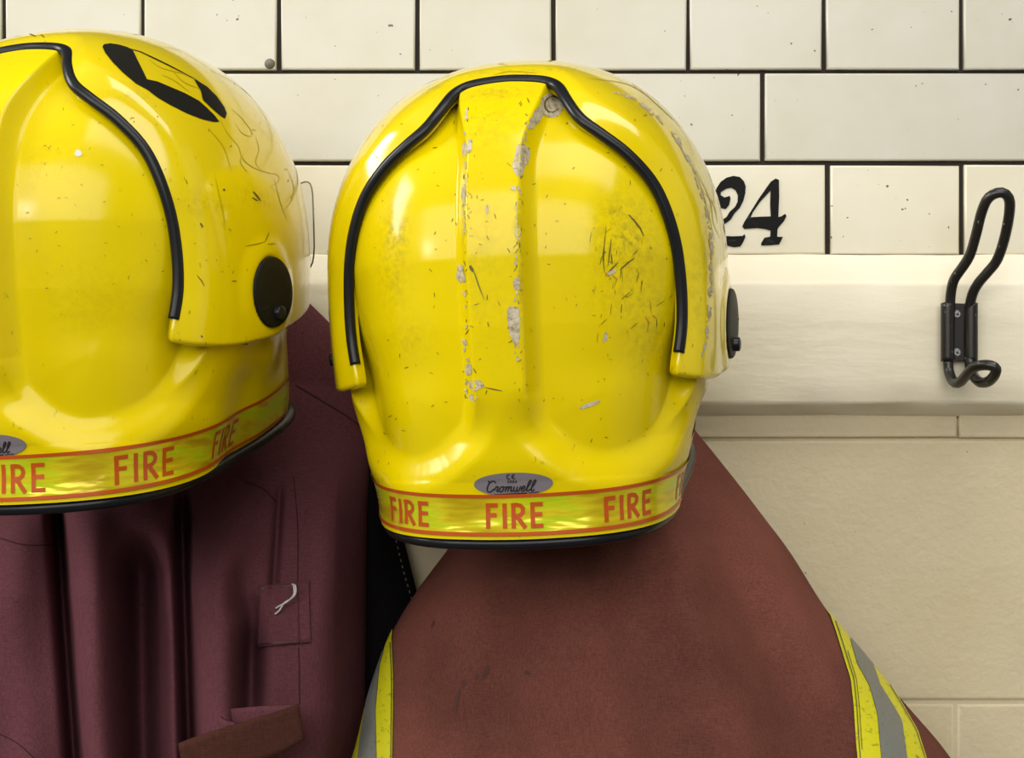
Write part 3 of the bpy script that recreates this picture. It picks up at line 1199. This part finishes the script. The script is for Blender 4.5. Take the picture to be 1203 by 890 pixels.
    Vt, Ft = tube(brd, 0.0006, 6, caps=False)
    mesh_obj('visor_edge', Vt, Ft, M['visor_edge'], vi, off=OFF)
    return root, shell, outer


def set_grime(o, V, fn):
    a = o.data.attributes.new('grime', 'FLOAT', 'POINT')
    a.data.foreach_set('value', np.asarray(fn(V), dtype=np.float32))


def spots(pose, lst):
    cs = []
    for px, py, rx, ry, amt in lst:
        p = hit(pose, px, py)
        if p is not None:
            cs.append((np.array(p), rx * 0.00053, ry * 0.00053, amt))

    def fn(V):
        g_ = np.zeros(len(V))
        for c, rx, ry, amt in cs:
            d = V - c
            g_ = np.maximum(g_, amt * np.exp(-((d[:, 0] / rx) ** 2 + (d[:, 1] / (rx * 2)) ** 2 + (d[:, 2] / ry) ** 2)))
        return g_
    return fn


helm_c, sh_c, ou_c = make_helmet(POSE_C, 'scratched yellow fire helmet with chipped centre ridge, hung above brown coat', 0.002, 0.0020)
helm_l, sh_l, ou_l = make_helmet(POSE_L, 'yellow fire helmet with black side emblem, turned aside, over dark maroon coat', 0.013, -0.001, 1.16)

gr = spots(POSE_C, [(735, 285, 38, 55, 0.55), (742, 285, 10, 16, 1.0), (722, 248, 9, 8, 0.9), (745, 350, 40, 25, 0.4), (465, 275, 16, 45, 0.7), (460, 310, 22, 60, 0.35),
                    (580, 110, 45, 10, 0.5), (578, 150, 35, 40, 0.28), (545, 250, 5, 120, 0.5), (608, 280, 5, 120, 0.6), (565, 300, 26, 100, 0.2), (760, 390, 30, 40, 0.35), (480, 395, 26, 20, 0.3)])
set_grime(sh_c, LOW_V, gr)
gr = spots(POSE_C, [(815, 200, 8, 40, 0.5), (832, 300, 7, 90, 0.6), (500, 105, 30, 10, 0.4), (600, 84, 90, 6, 0.4), (760, 125, 30, 20, 0.3), (818, 345, 14, 60, 0.3)])
set_grime(ou_c, OUT_V, gr)
set_grime(sh_l, LOW_V, spots(POSE_L, [(60, 190, 40, 30, 0.18), (100, 350, 60, 50, 0.12)]))
set_grime(ou_l, OUT_V, spots(POSE_L, [(240, 240, 30, 14, 0.3), (150, 110, 20, 10, 0.35), (300, 230, 20, 14, 0.4)]))


# ---- wear marks, hairlines, chips and emblem
def marks(name, pose, root, mat, strokes=(), polys=(), off=0.0003, which='both', label=None):
    if 1 < len(strokes) + len(polys) <= 4:
        for s_ in strokes:
            marks(name, pose, root, mat, [s_], (), off, which, label)
        for p_ in polys:
            marks(name, pose, root, mat, (), [p_], off, which, label)
        return
    g = Geo()
    mf = lambda a, b: hit(pose, a, b, which, off)
    for pts, w in strokes:
        g.add(stroke_geo(pts, w, mf, 3.0, taper=True))
    for p in polys:
        g.add(poly_geo(p, mf, 6))
    if not g.F:
        return
    o = g.build(name, mat, root, off=OFF)
    if label:
        o['label'] = label
    if len(strokes) + len(polys) > 4:
        o['kind'] = 'stuff'
    return o


chips = [blob(613, 183, 8, 16, 1, rough=0.35), blob(609, 196, 6, 12, 21, rough=0.3), blob(604, 380, 8, 22, 2, rough=0.25), blob(648, 124, 13, 15, 3, rough=0.12), blob(632, 135, 6, 14, 4, rough=0.3, ang=0.5),
         blob(624, 145, 5, 7, 5, ang=0.5), blob(549, 173, 6, 9, 6, ang=0.4), blob(541, 321, 5, 10, 7), blob(545, 226, 3, 7, 8), blob(559, 452, 9, 6, 9), blob(551, 434, 4, 7, 10),
         blob(556, 467, 5, 4, 11), blob(608, 272, 3, 6, 12), blob(607, 333, 4, 8, 13), blob(603, 221, 3, 3, 14), blob(546, 402, 2.5, 4, 15), blob(548, 138, 2, 3, 16),
         blob(711, 396, 2.5, 6, 17, ang=0.3), blob(718, 320, 6, 2.5, 18, ang=-0.5), blob(693, 475, 14, 2.2, 19, ang=-0.35), blob(572, 246, 2, 5, 20), blob(508, 611, 20, 2.6, 22, rough=0.25, ang=0.33)]
r = random.Random(3)
for k in range(34):
    t = r.random()
    chips.append(blob(546 + 2 * math.sin(t * 9) + r.uniform(-2, 2), 130 + 340 * t, r.uniform(0.6, 1.8), r.uniform(1, 3.5), 100 + k, n=9))
    t = r.random()
    chips.append(blob(617 - 10 * min(1, t * 3) + r.uniform(-2.5, 2.5), 150 + 300 * t, r.uniform(0.6, 1.6), r.uniform(1, 3.5), 200 + k, n=9))
for c_ in chips[:22]:
    marks('paint_chip', POSE_C, helm_c, M['chip'], polys=[c_], which='low')
marks('paint_specks', POSE_C, helm_c, M['chip'], polys=chips[22:], which='low')
ring = [(648 + 9 * math.cos(t), 123 + 9.5 * math.sin(t)) for t in np.linspace(0.5, 5.6, 24)]
marks('chip_ring', POSE_C, helm_c, M['scuff'], strokes=[(ring, 1.6)], off=0.0006, which='low')
# worn outer edge on the right
edge = catmull([(724, 108), (750, 120), (776, 142), (800, 172), (817, 205), (828, 240), (834, 275), (836, 310), (834, 350), (831, 385), (826, 420)], 80)
wear = []
for k in range(150):
    i = r.randrange(len(edge))
    e = edge[i]
    T = edge[min(i + 1, len(edge) - 1)] - edge[max(i - 1, 0)]
    wear.append(blob(e[0] + r.uniform(-2, 2), e[1] + r.uniform(-2, 2), r.uniform(0.5, 1.3), r.uniform(1.0, 4.5), 300 + k, n=10, ang=math.atan2(T[1], T[0]) - math.pi / 2))
marks('worn_edge', POSE_C, helm_c, M['chip'], polys=wear, which='out', label='grey worn edge of the outer shell')

sc = []
for k in range(44):                                  # knot of scratches on the right lobe
    x, y = r.gauss(730, 22), r.gauss(312, 42)
    a = r.choice([r.gauss(1.65, 0.14), r.gauss(1.65, 0.14), r.gauss(-0.62, 0.12)])
    l = r.choice([r.uniform(2, 6), r.uniform(4, 16)])
    sc.append(([(x, y), (x + l * math.cos(a), y + l * math.sin(a))], r.uniform(0.4, 1.0)))
sc += [([(738, 252), (744, 258), (752, 268), (756, 277)], 2.0), ([(728, 317), (738, 308), (745, 303)], 1.6), ([(711, 324), (718, 316), (726, 308)], 1.6),
       ([(709, 310), (710, 285), (712, 265)], 1.0), ([(714, 312), (717, 290), (718, 280)], 1.4), ([(719, 310), (718, 298)], 1.4), ([(710, 320), (708, 300), (710, 285)], 1.2),
       ([(553, 311), (558, 322), (563, 337), (569, 352)], 1.4), ([(552, 312), (556, 319)], 4.0), ([(570, 455), (590, 459)], 1.5)]
for k in range(120):                                 # specks everywhere
    x, y = r.uniform(440, 800), r.uniform(110, 520)
    a = r.uniform(0, 3.14)
    l = r.uniform(1.0, 5.0)
    sc.append(([(x, y), (x + l * math.cos(a), y + l * math.sin(a))], r.uniform(0.6, 1.3)))
for k in range(70):                                  # along the ridge edges and on the flat top
    t = r.random()
    x = r.choice([547 + r.gauss(0, 2.5), 609 + 9 * max(0, 1 - 3 * t) + r.gauss(0, 2.5), r.uniform(550, 605)])
    y = 115 + 380 * t
    a = r.gauss(1.57, 0.6)
    l = r.uniform(1.5, 7)
    sc.append(([(x, y), (x + l * math.cos(a), y + l * math.sin(a))], r.uniform(0.6, 1.5)))
marks('scuff_marks', POSE_C, helm_c, M['scuff'], strokes=sc, off=0.00025, label='dark scratches and scuffs')
marks('rust_mark', POSE_C, helm_c, M['orange_scuff'], strokes=[([(711, 320), (716, 325)], 1.6), ([(719, 323), (725, 328)], 1.4), ([(766, 370), (770, 373)], 1.6), ([(758, 372), (763, 380)], 1.2)], off=0.0004)

# left helmet
Zd = lambda x, y: (x / 4.01, y / 4.01)
A1 = [(482, 222), (490, 210), (520, 206), (560, 212), (600, 224), (625, 238), (640, 270), (665, 320), (692, 375), (740, 385), (800, 410), (870, 440), (935, 475), (975, 510), (1010, 545), (1032, 574), (1005, 575),
      (950, 562), (880, 535), (800, 495), (740, 460), (695, 425), (640, 395), (580, 345), (530, 295), (495, 250)]
B1 = [(912, 372), (935, 385), (975, 410), (1020, 455), (1055, 505), (1067, 535), (1058, 560), (1035, 545), (995, 510), (955, 472), (945, 430), (925, 395)]
marks('emblem_patch', POSE_L, helm_l, M['decal'], strokes=[([Zd(*p) for p in [(600, 228), (660, 245), (730, 278), (800, 312), (860, 343), (915, 374)]], 1.4)],
      polys=[[Zd(*p) for p in A1], [Zd(*p) for p in B1]], which='out', off=0.0004, label='black piece of the oval emblem')
sc = [([(231, 323), (237, 330), (240, 336)], 1.2), ([(297, 225), (301, 229), (306, 236)], 2.2), ([(296, 232), (303, 236)], 1.5), ([(262, 222), (264, 224)], 3),
      ([(288, 289), (300, 287), (311, 284)], 0.9), ([(311, 284), (316, 273)], 1.2), ([(314, 287), (323, 286)], 1.0), ([(235, 262), (238, 266)], 2.2), ([(272, 330), (278, 330)], 1.2),
      ([(236, 394), (238, 396)], 2), ([(286, 404), (291, 404)], 1.8), ([(35, 40), (42, 43)], 1.5), ([(48, 41), (52, 44)], 1.5), ([(218, 211), (220, 216)], 1.2)]
for k in range(46):
    x, y = r.uniform(150, 345), r.uniform(90, 330)
    a = r.uniform(0, 3.14)
    l = r.uniform(1.0, 4.0)
    sc.append(([(x, y), (x + l * math.cos(a), y + l * math.sin(a))], r.uniform(0.5, 1.1)))
for k in range(34):
    x, y = r.gauss(80, 40), r.gauss(220, 60)
    a = r.uniform(0, 3.14)
    sc.append(([(x, y), (x + 3 * math.cos(a), y + 3 * math.sin(a))], r.uniform(0.5, 1.0)))
marks('scuff_marks', POSE_L, helm_l, M['scuff'], strokes=sc, off=0.00025, label='small dark scratches')
hl_ = []
for pts in ([(258, 140), (268, 158), (280, 172), (284, 185), (296, 196), (315, 203), (326, 205), (327, 213), (318, 220), (330, 228)],
            [(272, 128), (285, 140), (296, 156), (293, 160), (284, 156), (276, 145)], [(244, 150), (262, 172), (269, 192), (272, 203)],
            [(300, 160), (304, 176), (300, 190), (306, 200)], [(286, 180), (282, 190), (290, 202)], [(322, 210), (330, 240), (337, 258)], [(338, 200), (345, 220), (342, 236), (330, 250)],
            [(252, 205), (262, 250), (264, 270)], [(200, 80), (215, 96), (236, 105)], [(175, 70), (190, 80), (225, 90), (240, 102)], [(190, 88), (205, 95), (222, 108)]):
    hl_.append((catmull(pts, 40), 0.9))
marks('hairlines', POSE_L, helm_l, M['dull_hairline'], strokes=hl_, which='out', off=0.0003)
marks('paint_chip', POSE_L, helm_l, M['white_wear'], polys=[blob(92, 180, 4.5, 4, 41, rough=0.25, ang=0.6), blob(92, 103, 7, 2, 42, ang=0.4), blob(101, 107, 4, 1.6, 43, ang=0.4)],
      label='small white paint chip')
hl_ = [(catmull(p, 40), 1.0) for p in ([(812, 190), (822, 215), (832, 250), (840, 285)], [(818, 200), (834, 235), (838, 262), (846, 280)], [(826, 225), (838, 240), (843, 262)], [(690, 92), (740, 100), (775, 125), (800, 150)],
                                       [(580, 88), (600, 84), (630, 86)], [(740, 96), (760, 112), (790, 140)])]
marks('hairlines', POSE_C, helm_c, M['dull_hairline'], strokes=hl_, which='out', off=0.0003)


# ------------------------------------------------------------------ right coat
def interp_tab(tab, y):
    t = np.asarray(tab, float)
    return np.interp(y, t[:, 0], t[:, 1])


RL = [(300, 600), (420, 590), (520, 574), (600, 552), (632, 536), (655, 519), (680, 499), (700, 485), (725, 470), (737, 462), (760, 453), (785, 444), (824, 431), (866, 422), (890, 415), (1000, 385)]
RR = [(300, 690), (400, 745), (450, 775), (500, 812), (520, 829), (550, 853), (580, 877), (610, 899), (640, 923), (660, 936), (700, 960), (723, 975), (750, 999), (780, 1024), (805, 1045), (843, 1078), (875, 1107), (890, 1117), (1000, 1190)]
RF = [(300, .034), (420, .042), (500, .060), (560, .095), (600, .140), (640, .178), (680, .194), (760, .205), (890, .215), (1000, .22)]
DE_L = [(300, .026), (540, .030), (720, .090), (860, .100), (1000, .155)]
DE_T = [(300, .026), (540, .028), (700, .046), (1000, .050)]
rowsY = np.linspace(330, 985, 132)
NPH = 150
ph = np.linspace(-0.22, math.pi + 0.22, NPH)
rc = random.Random(11)
folds = [(rc.uniform(0.1, 0.9), rc.uniform(0.03, 0.07), rc.uniform(-0.007, 0.007), rc.uniform(-0.1, 0.1)) for _ in range(9)]
RG = np.zeros((len(rowsY), NPH, 3))
Ls, Rs = interp_tab(RL, rowsY), interp_tab(RR, rowsY)
Ls = np.convolve(np.pad(Ls, 4, mode='reflect', reflect_type='odd'), np.ones(9) / 9, mode='valid')
Rs = np.convolve(np.pad(Rs, 4, mode='reflect', reflect_type='odd'), np.ones(9) / 9, mode='valid')
for i, y in enumerate(rowsY):
    xl, xr, df = Ls[i], Rs[i], float(interp_tab(RF, y))
    c = 0.5 - 0.5 * np.cos(ph)
    DE = float(interp_tab(DE_T, y)) * c + float(interp_tab(DE_L, y)) * (1 - c)
    sn = np.sin(ph)
    d = DE + (df - DE) * np.sign(sn) * np.abs(sn) ** 0.85
    d = np.where(sn < 0, DE + 0.03 * sn, d)
    low = smooth(y, 540, 700)
    for c0, w, a, sl in folds:
        cc = c0 + sl * (y - 600) / 300
        d = d + a * low * np.exp(-((c - cc) / w) ** 2) * np.clip(sn, 0, 1)
    # broad hollow near the right shoulder and a ridge next to it
    d = d - 0.026 * low * np.exp(-((c - 0.81 + (y - 700) * 0.0002) / 0.085) ** 2) + 0.007 * low * np.exp(-((c - 0.70) / 0.07) ** 2)
    x = xl + (xr - xl) * c
    s = PX * (DIST - d) / DIST
    RG[i, :, 0] = (x - 601.5) * s
    RG[i, :, 1] = -d
    RG[i, :, 2] = (445 - y) * s
coat = empty('firefighter_coat', (float(np.mean(RG[60, :, 0])), -0.06, float(RG[-1, 75, 2])), 'reddish brown firefighter coat with lime and grey sleeve stripes, under central helmet', 'coat', 'firefighter coats hung along the wall')
CO = Vector(coat.location)
mesh_obj('coat_body', RG.reshape(-1, 3), grid_faces(len(rowsY), NPH), M['fabric_right'], coat, off=CO)
# pixel of each grid point, to place the tapes
sc_ = PX * (DIST + RG[..., 1]) / DIST
GX, GY = 601.5 + RG[..., 0] / sc_, 445 - RG[..., 2] / sc_
dU = np.gradient(RG, axis=1)
dV = np.gradient(RG, axis=0)
RN = np.cross(dU, dV)
RN /= np.linalg.norm(RN, axis=-1)[..., None] + 1e-12
if RN[60, 75, 1] > 0:
    RN = -RN


def coat_at(i, f):
    """point and normal on row i at fractional column f"""
    k = int(min(max(f, 0), NPH - 1.001))
    t = f - k
    return RG[i, k] * (1 - t) + RG[i, k + 1] * t, RN[i, k] * (1 - t) + RN[i, k + 1] * t


def boundary_col(i, curve, side):
    """column where the row meets the drawn boundary curve (x as a function of y)"""
    bx = interp_tab(curve, GY[i])
    dd = GX[i] - bx
    if side > 0:
        lo_ = NPH // 2
        k = np.nonzero(dd[lo_:] > 0)[0]
        if len(k) == 0:
            return NPH - 8.0
        k = k[0] + lo_
        return min(NPH - 8.0, k - 1 + (-dd[k - 1]) / (dd[k] - dd[k - 1] + 1e-9)) if k > lo_ else float(k)
    hi = NPH // 2
    k = np.nonzero(dd[:hi] < 0)[0]
    if len(k) == 0:
        return 7.0
    k = k[-1]
    return max(7.0, k + (-dd[k]) / (dd[k + 1] - dd[k] + 1e-9))


def tape(name, curve_in, curve_out, side, y0, mat, off):
    rows = [i for i in range(len(rowsY)) if rowsY[i] > y0]
    G_ = []
    for i in rows:
        a, b = boundary_col(i, curve_in, side), boundary_col(i, curve_out, side)
        if abs(a - b) < 0.12:
            continue
        line = []
        for t in np.linspace(0, 1, 9):
            p, n = coat_at(i, a * (1 - t) + b * t)
            line.append(p + n * off)
        G_.append(line)
    if len(G_) < 3:
        return None
    G_ = np.array(G_)
    o = mesh_obj(name, G_.reshape(-1, 3), grid_faces(G_.shape[0], 9), mat, coat, off=CO)
    return o


r0 = [(700, 962), (723, 974), (743, 981), (779, 992), (798, 998), (828, 1001.5), (871, 1005), (890, 1007), (1000, 1012)]
r1 = [(700, 975), (735, 989), (747, 996), (779, 1005), (807, 1020), (839, 1029), (890, 1034), (1000, 1040)]
r2 = [(740, 1000), (770, 1018), (780, 1024), (805, 1032.5), (832, 1049.5), (847, 1058), (890, 1064), (1000, 1071)]
r3 = [(770, 1026), (795, 1040), (805, 1046), (832, 1062), (858, 1077), (890, 1087), (1000, 1100)]
l0 = [(700, 470), (737, 463), (750, 461.5), (799, 463.5), (890, 462), (1000, 460)]
l1 = [(740, 455), (765, 452), (783, 447.5), (833, 443), (890, 444), (1000, 444)]
l2 = [(790, 442), (806, 437), (820, 432.5), (866, 425), (890, 422), (1000, 416)]
l3 = [(800, 400), (1000, 350)]
for nm, ci, co_, sd_, y0, m_, of in (('lime_stripe', r0, r1, 1, 700, 'lime', .0012), ('grey_stripe', r1, r2, 1, 720, 'grey_tape', .0016), ('lime_stripe', r2, r3, 1, 760, 'lime', .0012),
                                     ('lime_stripe', l0, l1, -1, 725, 'lime', .0012), ('grey_stripe', l1, l2, -1, 760, 'grey_tape', .0016), ('lime_stripe', l2, l3, -1, 795, 'lime', .0012)):
    o = tape(nm, ci, co_, sd_, y0, M[m_], of)
    if o:
        o['label'] = 'bright lime reflective stripe' if m_ == 'lime' else 'silver grey reflective stripe'
sh = lambda c, k: [(y, x + k) for y, x in c]
for ci, k, w, sd_, y0 in ((r0, 2.5, 0.9, 1, 725), (r0, 5.5, 0.7, 1, 760), (r3, -3.0, 0.8, 1, 800), (l0, -1.5, 0.9, -1, 750)):
    o = tape('seam_stitching', sh(ci, k), sh(ci, k + w), sd_, y0, M['dark_thread'], .0019)

BV_R = BVHTree.FromPolygons(RG.reshape(-1, 3).tolist(), grid_faces(len(rowsY), NPH).tolist())


def world_hit(bv, off):
    o = Vector((0, -DIST, 0))

    def f(px, py):
        d = (W(px, py, 0) - o).normalized()
        loc, nrm, idx, dist = bv.ray_cast(o, d)
        if loc is None:
            return None
        if nrm.dot(d) > 0:
            nrm = -nrm
        return loc + nrm * off
    return f


# dark scuffs on the cloth
M['cloth_stain'] = mat_new('cloth_stain', (0.085, 0.032, 0.026), 0.9)
g = Geo()
fr = world_hit(BV_R, 0.0006)
for k, (x, y, rx, ry, an) in enumerate([(570, 790, 3, 9, 0.5), (560, 795, 2, 4, 0.3), (545, 803, 2, 5, 0.2), (538, 818, 2.5, 8, 0.25), (536, 832, 1.5, 6, 0.2), (509, 733, 1.5, 6, 0.3), (620, 790, 4, 2.5, 0.4)]):
    g = Geo()
    g.add(poly_geo(blob(x, y, rx, ry, 500 + k, rough=0.3, ang=an), fr, 8))
    g.build('cloth_stain', M['cloth_stain'], coat, off=CO)

# ------------------------------------------------------------------ left coat
LR = [(280, 300), (330, 340), (342, 349), (385, 394), (440, 431), (480, 437), (520, 436), (600, 432), (700, 430), (840, 429), (1000, 394)]
LL = [(280, 40), (330, -10), (400, -90), (520, -180), (1000, -260)]
LF = [(280, .034), (360, .038), (450, .044), (520, .066), (600, .110), (700, .145), (890, .165), (1000, .17)]


def left_folds(x, y):
    """fold relief of the left coat, metres, at photo pixel x, y"""
    t = smooth(y, 500, 640)
    sway = (y - 600)
    h = np.zeros_like(x)
    def ridge(c, w, a, sl=0.0, on=(540, 640)):
        return a * smooth(y, *on) * np.exp(-((x - c - sl * sway) / w) ** 2)
    h += ridge(-60, 45, 0.014) + ridge(20, 38, 0.010, 0.03)
    h -= ridge(67, 9, 0.030, 0.07, (560, 610))
    h += ridge(105, 30, 0.016, 0.05)
    h -= ridge(165, 25, 0.050, 0.02, (618, 680))
    h += ridge(190, 17, 0.010, 0.0, (600, 660))
    h -= ridge(214, 9, 0.036, 0.03, (560, 620))
    h += ridge(258, 32, 0.016, 0.02, (580, 660))
    h -= ridge(298, 14, 0.032, -0.02, (680, 780)) * (1 - smooth(y, 800, 860) * 0.3)
    h -= ridge(286, 16, 0.010, 0.0, (640, 690)) * (1 - smooth(y, 700, 740))
    h -= ridge(327, 5, 0.007, -0.06, (560, 590)) * (1 - smooth(y, 680, 720))
    h += ridge(385, 34, 0.012, 0.0, (480, 600))
    return 1.35 * h + 0.002 * np.sin(x * 0.05 + y * 0.02)


rowsL = np.linspace(300, 990, 190)
NL = 330
LG = np.zeros((len(rowsL), NL, 3))
lr_, ll_ = interp_tab(LR, rowsL), interp_tab(LL, rowsL)
lr_ = np.convolve(np.pad(lr_, 4, mode='reflect', reflect_type='odd'), np.ones(9) / 9, mode='valid')
q = np.linspace(0, 1, NL)
for i, y in enumerate(rowsL):
    xl, xr, df = ll_[i], lr_[i], float(interp_tab(LF, y))
    x = xl + (xr - xl) * q
    # cross-section: rolls back to the wall at its edges
    er = np.clip((xr - x) / 150, 0, 1)
    el = np.clip((x - xl) / 120, 0, 1)
    e = np.sqrt(np.maximum(0, 1 - (1 - er) ** 2)) * np.sqrt(np.maximum(0, 1 - (1 - el) ** 2))
    bs = 0.026 + 0.022 * smooth(y, 460, 580) * smooth(x, 250, 425)
    d = bs + (df - bs) * e + left_folds(x, np.full_like(x, y)) * np.minimum(1, er * 4) * smooth(y, 470, 600)
    d = np.maximum(d, 0.0255)
    s = PX * (DIST - d) / DIST
    LG[i, :, 0] = (x - 601.5) * s
    LG[i, :, 1] = -d
    LG[i, :, 2] = (445 - y) * s
lcoat = empty('firefighter_coat', (-0.28, -0.06, float(LG[-1, 160, 2])), 'dark purplish maroon firefighter coat hanging in deep folds under the left helmet', 'coat', 'firefighter coats hung along the wall')
LO = Vector(lcoat.location)
FL = grid_faces(len(rowsL), NL)
lb = mesh_obj('coat_body', LG.reshape(-1, 3), FL, M['fabric_left'], lcoat, off=LO)
BV_L = BVHTree.FromPolygons(LG.reshape(-1, 3).tolist(), FL.tolist())

# black lining showing at the open front edge
lin = []
LX0 = [(400, 405), (460, 428), (520, 420), (1000, 415)]
LX1 = [(400, 412), (440, 440), (470, 447), (540, 452), (600, 466), (660, 481), (700, 491), (760, 498), (850, 500), (1000, 500)]
ry_ = np.linspace(405, 985, 60)
for y in ry_:
    a, b = float(interp_tab(LX0, y)), float(interp_tab(LX1, y))
    for t in np.linspace(0, 1, 12):
        d = 0.0235 + (0.020 * (1 - t) + 0.014 * math.sin(t * math.pi * 0.9 + 0.2)) * float(smooth(y, 420, 560)) + 0.002 * math.sin(y * 0.03 + t * 5)
        lin.append(tuple(W(a * (1 - t) + b * t, y, max(d, 0.0232))))
lo_ = mesh_obj('lining', np.array(lin), grid_faces(60, 12), M['lining'], lcoat, off=LO)
lo_['label'] = 'black inner lining at the open front'
so = lo_.modifiers.new('thick', 'SOLIDIFY')
so.thickness = 0.002
so.offset = 1
BV_N = BVHTree.FromPolygons(lin, grid_faces(60, 12).tolist())
fn_ = world_hit(BV_N, 0.0026)
st = catmull([(446, 552), (449, 585), (455, 612), (463, 638), (469, 662), (477, 690), (484, 712)], 44)
g = Geo()
for k in range(0, 43, 2):
    g.add(stroke_geo([st[k], st[k + 1] * 0.9 + st[k] * 0.1], 1.3, fn_, 2))
o = g.build('lining_stitching', M['stitch'], lcoat, off=LO)
o['kind'] = 'stuff'

# tab, pocket strap, seams on the left coat
fl = world_hit(BV_L, 0.0)


def cloth_patch(name, quad, off, thick, mat, nx=14, ny=12, bulge=0.0, lab=None):
    """cloth piece lying on the left coat: quad corners in photo pixels (tl, tr, br, bl)"""
    V = []
    f = world_hit(BV_L, off)
    for j in range(ny):
        v = j / (ny - 1)
        for i in range(nx):
            u = i / (nx - 1)
            p = (1 - v) * ((1 - u) * np.array(quad[0]) + u * np.array(quad[1])) + v * ((1 - u) * np.array(quad[3]) + u * np.array(quad[2]))
            h_ = f(*p)
            dd = -h_.y
            V.append((p, dd))
    D = np.array([v[1] for v in V]).reshape(ny, nx)
    # stiff cloth bridges the hollows
    for _ in range(8):
        Dp = np.pad(D, 1, mode='edge')
        D = np.maximum(D, 0.25 * (Dp[:-2, 1:-1] + Dp[2:, 1:-1] + Dp[1:-1, :-2] + Dp[1:-1, 2:]))
    D = D.reshape(-1)
    vs = []
    for k, (p, _) in enumerate(V):
        i, j = k % nx, k // nx
        b = bulge * math.sin(math.pi * i / (nx - 1)) 
        vs.append(tuple(W(p[0], p[1], D[k] + b)))
    o = mesh_obj(name, np.array(vs), grid_faces(ny, nx), mat, lcoat, off=LO)
    s_ = o.modifiers.new('thick', 'SOLIDIFY')
    s_.thickness = thick
    s_.offset = 1 if o.data.polygons[0].normal.y < 0 else -1
    if lab:
        o['label'] = lab
    return o, np.array(vs)


tab, tv = cloth_patch('cloth_tab', [(306, 688), (350, 684), (352, 755), (303, 760)], 0.002, 0.0018, M['fabric_left'], lab='small sewn cloth tab with loose thread')
tab2, tv2 = cloth_patch('cloth_tab', [(350, 683), (363, 682), (365, 754), (352, 756)], 0.0015, 0.0012, M['fabric_left'])
BV_T = BVHTree.FromPolygons(tv.tolist(), grid_faces(12, 14).tolist())
ft_ = world_hit(BV_T, 0.0022)
g = Geo()
for k in range(16):
    a = 305 + 45 * k / 16
    g.add(stroke_geo([(a, 756.5 - 3.5 * k / 16), (a + 1.9, 756.3 - 3.5 * k / 16)], 1.0, ft_, 2))
    g.add(stroke_geo([(a, 691 - 3.5 * k / 16), (a + 1.9, 690.9 - 3.5 * k / 16)], 1.0, ft_, 2))
g.build('tab_stitching', M['ink'], tab, off=LO)['kind'] = 'stuff'
tp = [(343, 686, .004), (347, 688, .006), (347, 697, .007), (342, 703, .006), (334, 708, .005), (328, 717, .004), (323, 721, .003)]
dT = float(np.mean(-tv[:, 1])) + 0.002
Vt, Ft = tube(catmull([tuple(W(x, y, dT + e)) for x, y, e in tp], 50), 0.0007, 6)
th = mesh_obj('loose_thread', Vt, Ft, M['thread'], tab, off=LO)
th['label'] = 'white loose thread'
tp = [(345, 687, .005), (345, 698, .007), (338, 706, .006), (329, 711, .005), (324, 714, .004)]
Vt, Ft = tube(catmull([tuple(W(x, y, dT + e)) for x, y, e in tp], 40), 0.0006, 6)
mesh_obj('loose_thread', Vt, Ft, M['thread'], tab, off=LO)

# pocket strap: front face, plus the curl behind it
dS = 0.0
for p in [(x_, y_) for x_ in range(212, 360, 8) for y_ in range(838, 888, 8)]:
    dS = max(dS, -fl(*p).y)
dS += 0.004
V = []
top = catmull([(211, 872), (232, 864), (280, 849), (320, 837), (351, 826)], 30)
bot = catmull([(222, 940), (240, 925), (290, 900), (330, 884), (358, 868)], 30)
for v in np.linspace(0, 1, 8):
    for k in range(30):
        p = top[k] * (1 - v) + bot[k] * v
        V.append(tuple(W(p[0], p[1], dS + 0.004 * math.sin(k / 29 * 3.0) + 0.002 * v)))
st_ = mesh_obj('pocket_strap', np.array(V), grid_faces(8, 30), M['fabric_edge'], lcoat, off=LO)
s_ = st_.modifiers.new('thick', 'SOLIDIFY')
s_.thickness = 0.003
st_['label'] = 'brown cloth strap folded across the coat'
cur = catmull([(278, 851, -.004), (274, 848, -.006), (266, 846, -.006), (259, 842, -.008), (258, 837, -.012), (264, 833, -.015), (285, 831, -.014), (310, 829, -.010), (335, 828, -.005), (350, 827, 0.0)], 60)
V = []
for v in np.linspace(0, 1, 5):
    for k in range(60):
        x, y, e = cur[k]
        V.append(tuple(W(x, y + 26 * v, dS + e)))
cu = mesh_obj('strap_fold', np.array(V), grid_faces(5, 60), M['fabric_left'], st_, off=LO)
s_ = cu.modifiers.new('thick', 'SOLIDIFY')
s_.thickness = 0.0022
s_.offset = 0
# seam lines
fs = world_hit(BV_L, 0.0005)
g = Geo()
for pts in ([(347, 452), (380, 472), (412, 492), (436, 512)], [(0, 632), (30, 640), (64, 640)], [(345, 560), (350, 620), (350, 684)], [(351, 760), (352, 826)],
            [(0, 862), (20, 872), (40, 890)], [(288, 566), (310, 575), (324, 590)]):
    g = Geo()
    g.add(stroke_geo(catmull(pts, 30), 1.2, fs, 3))
    g.build('seam', M['seam'], lcoat, off=LO)
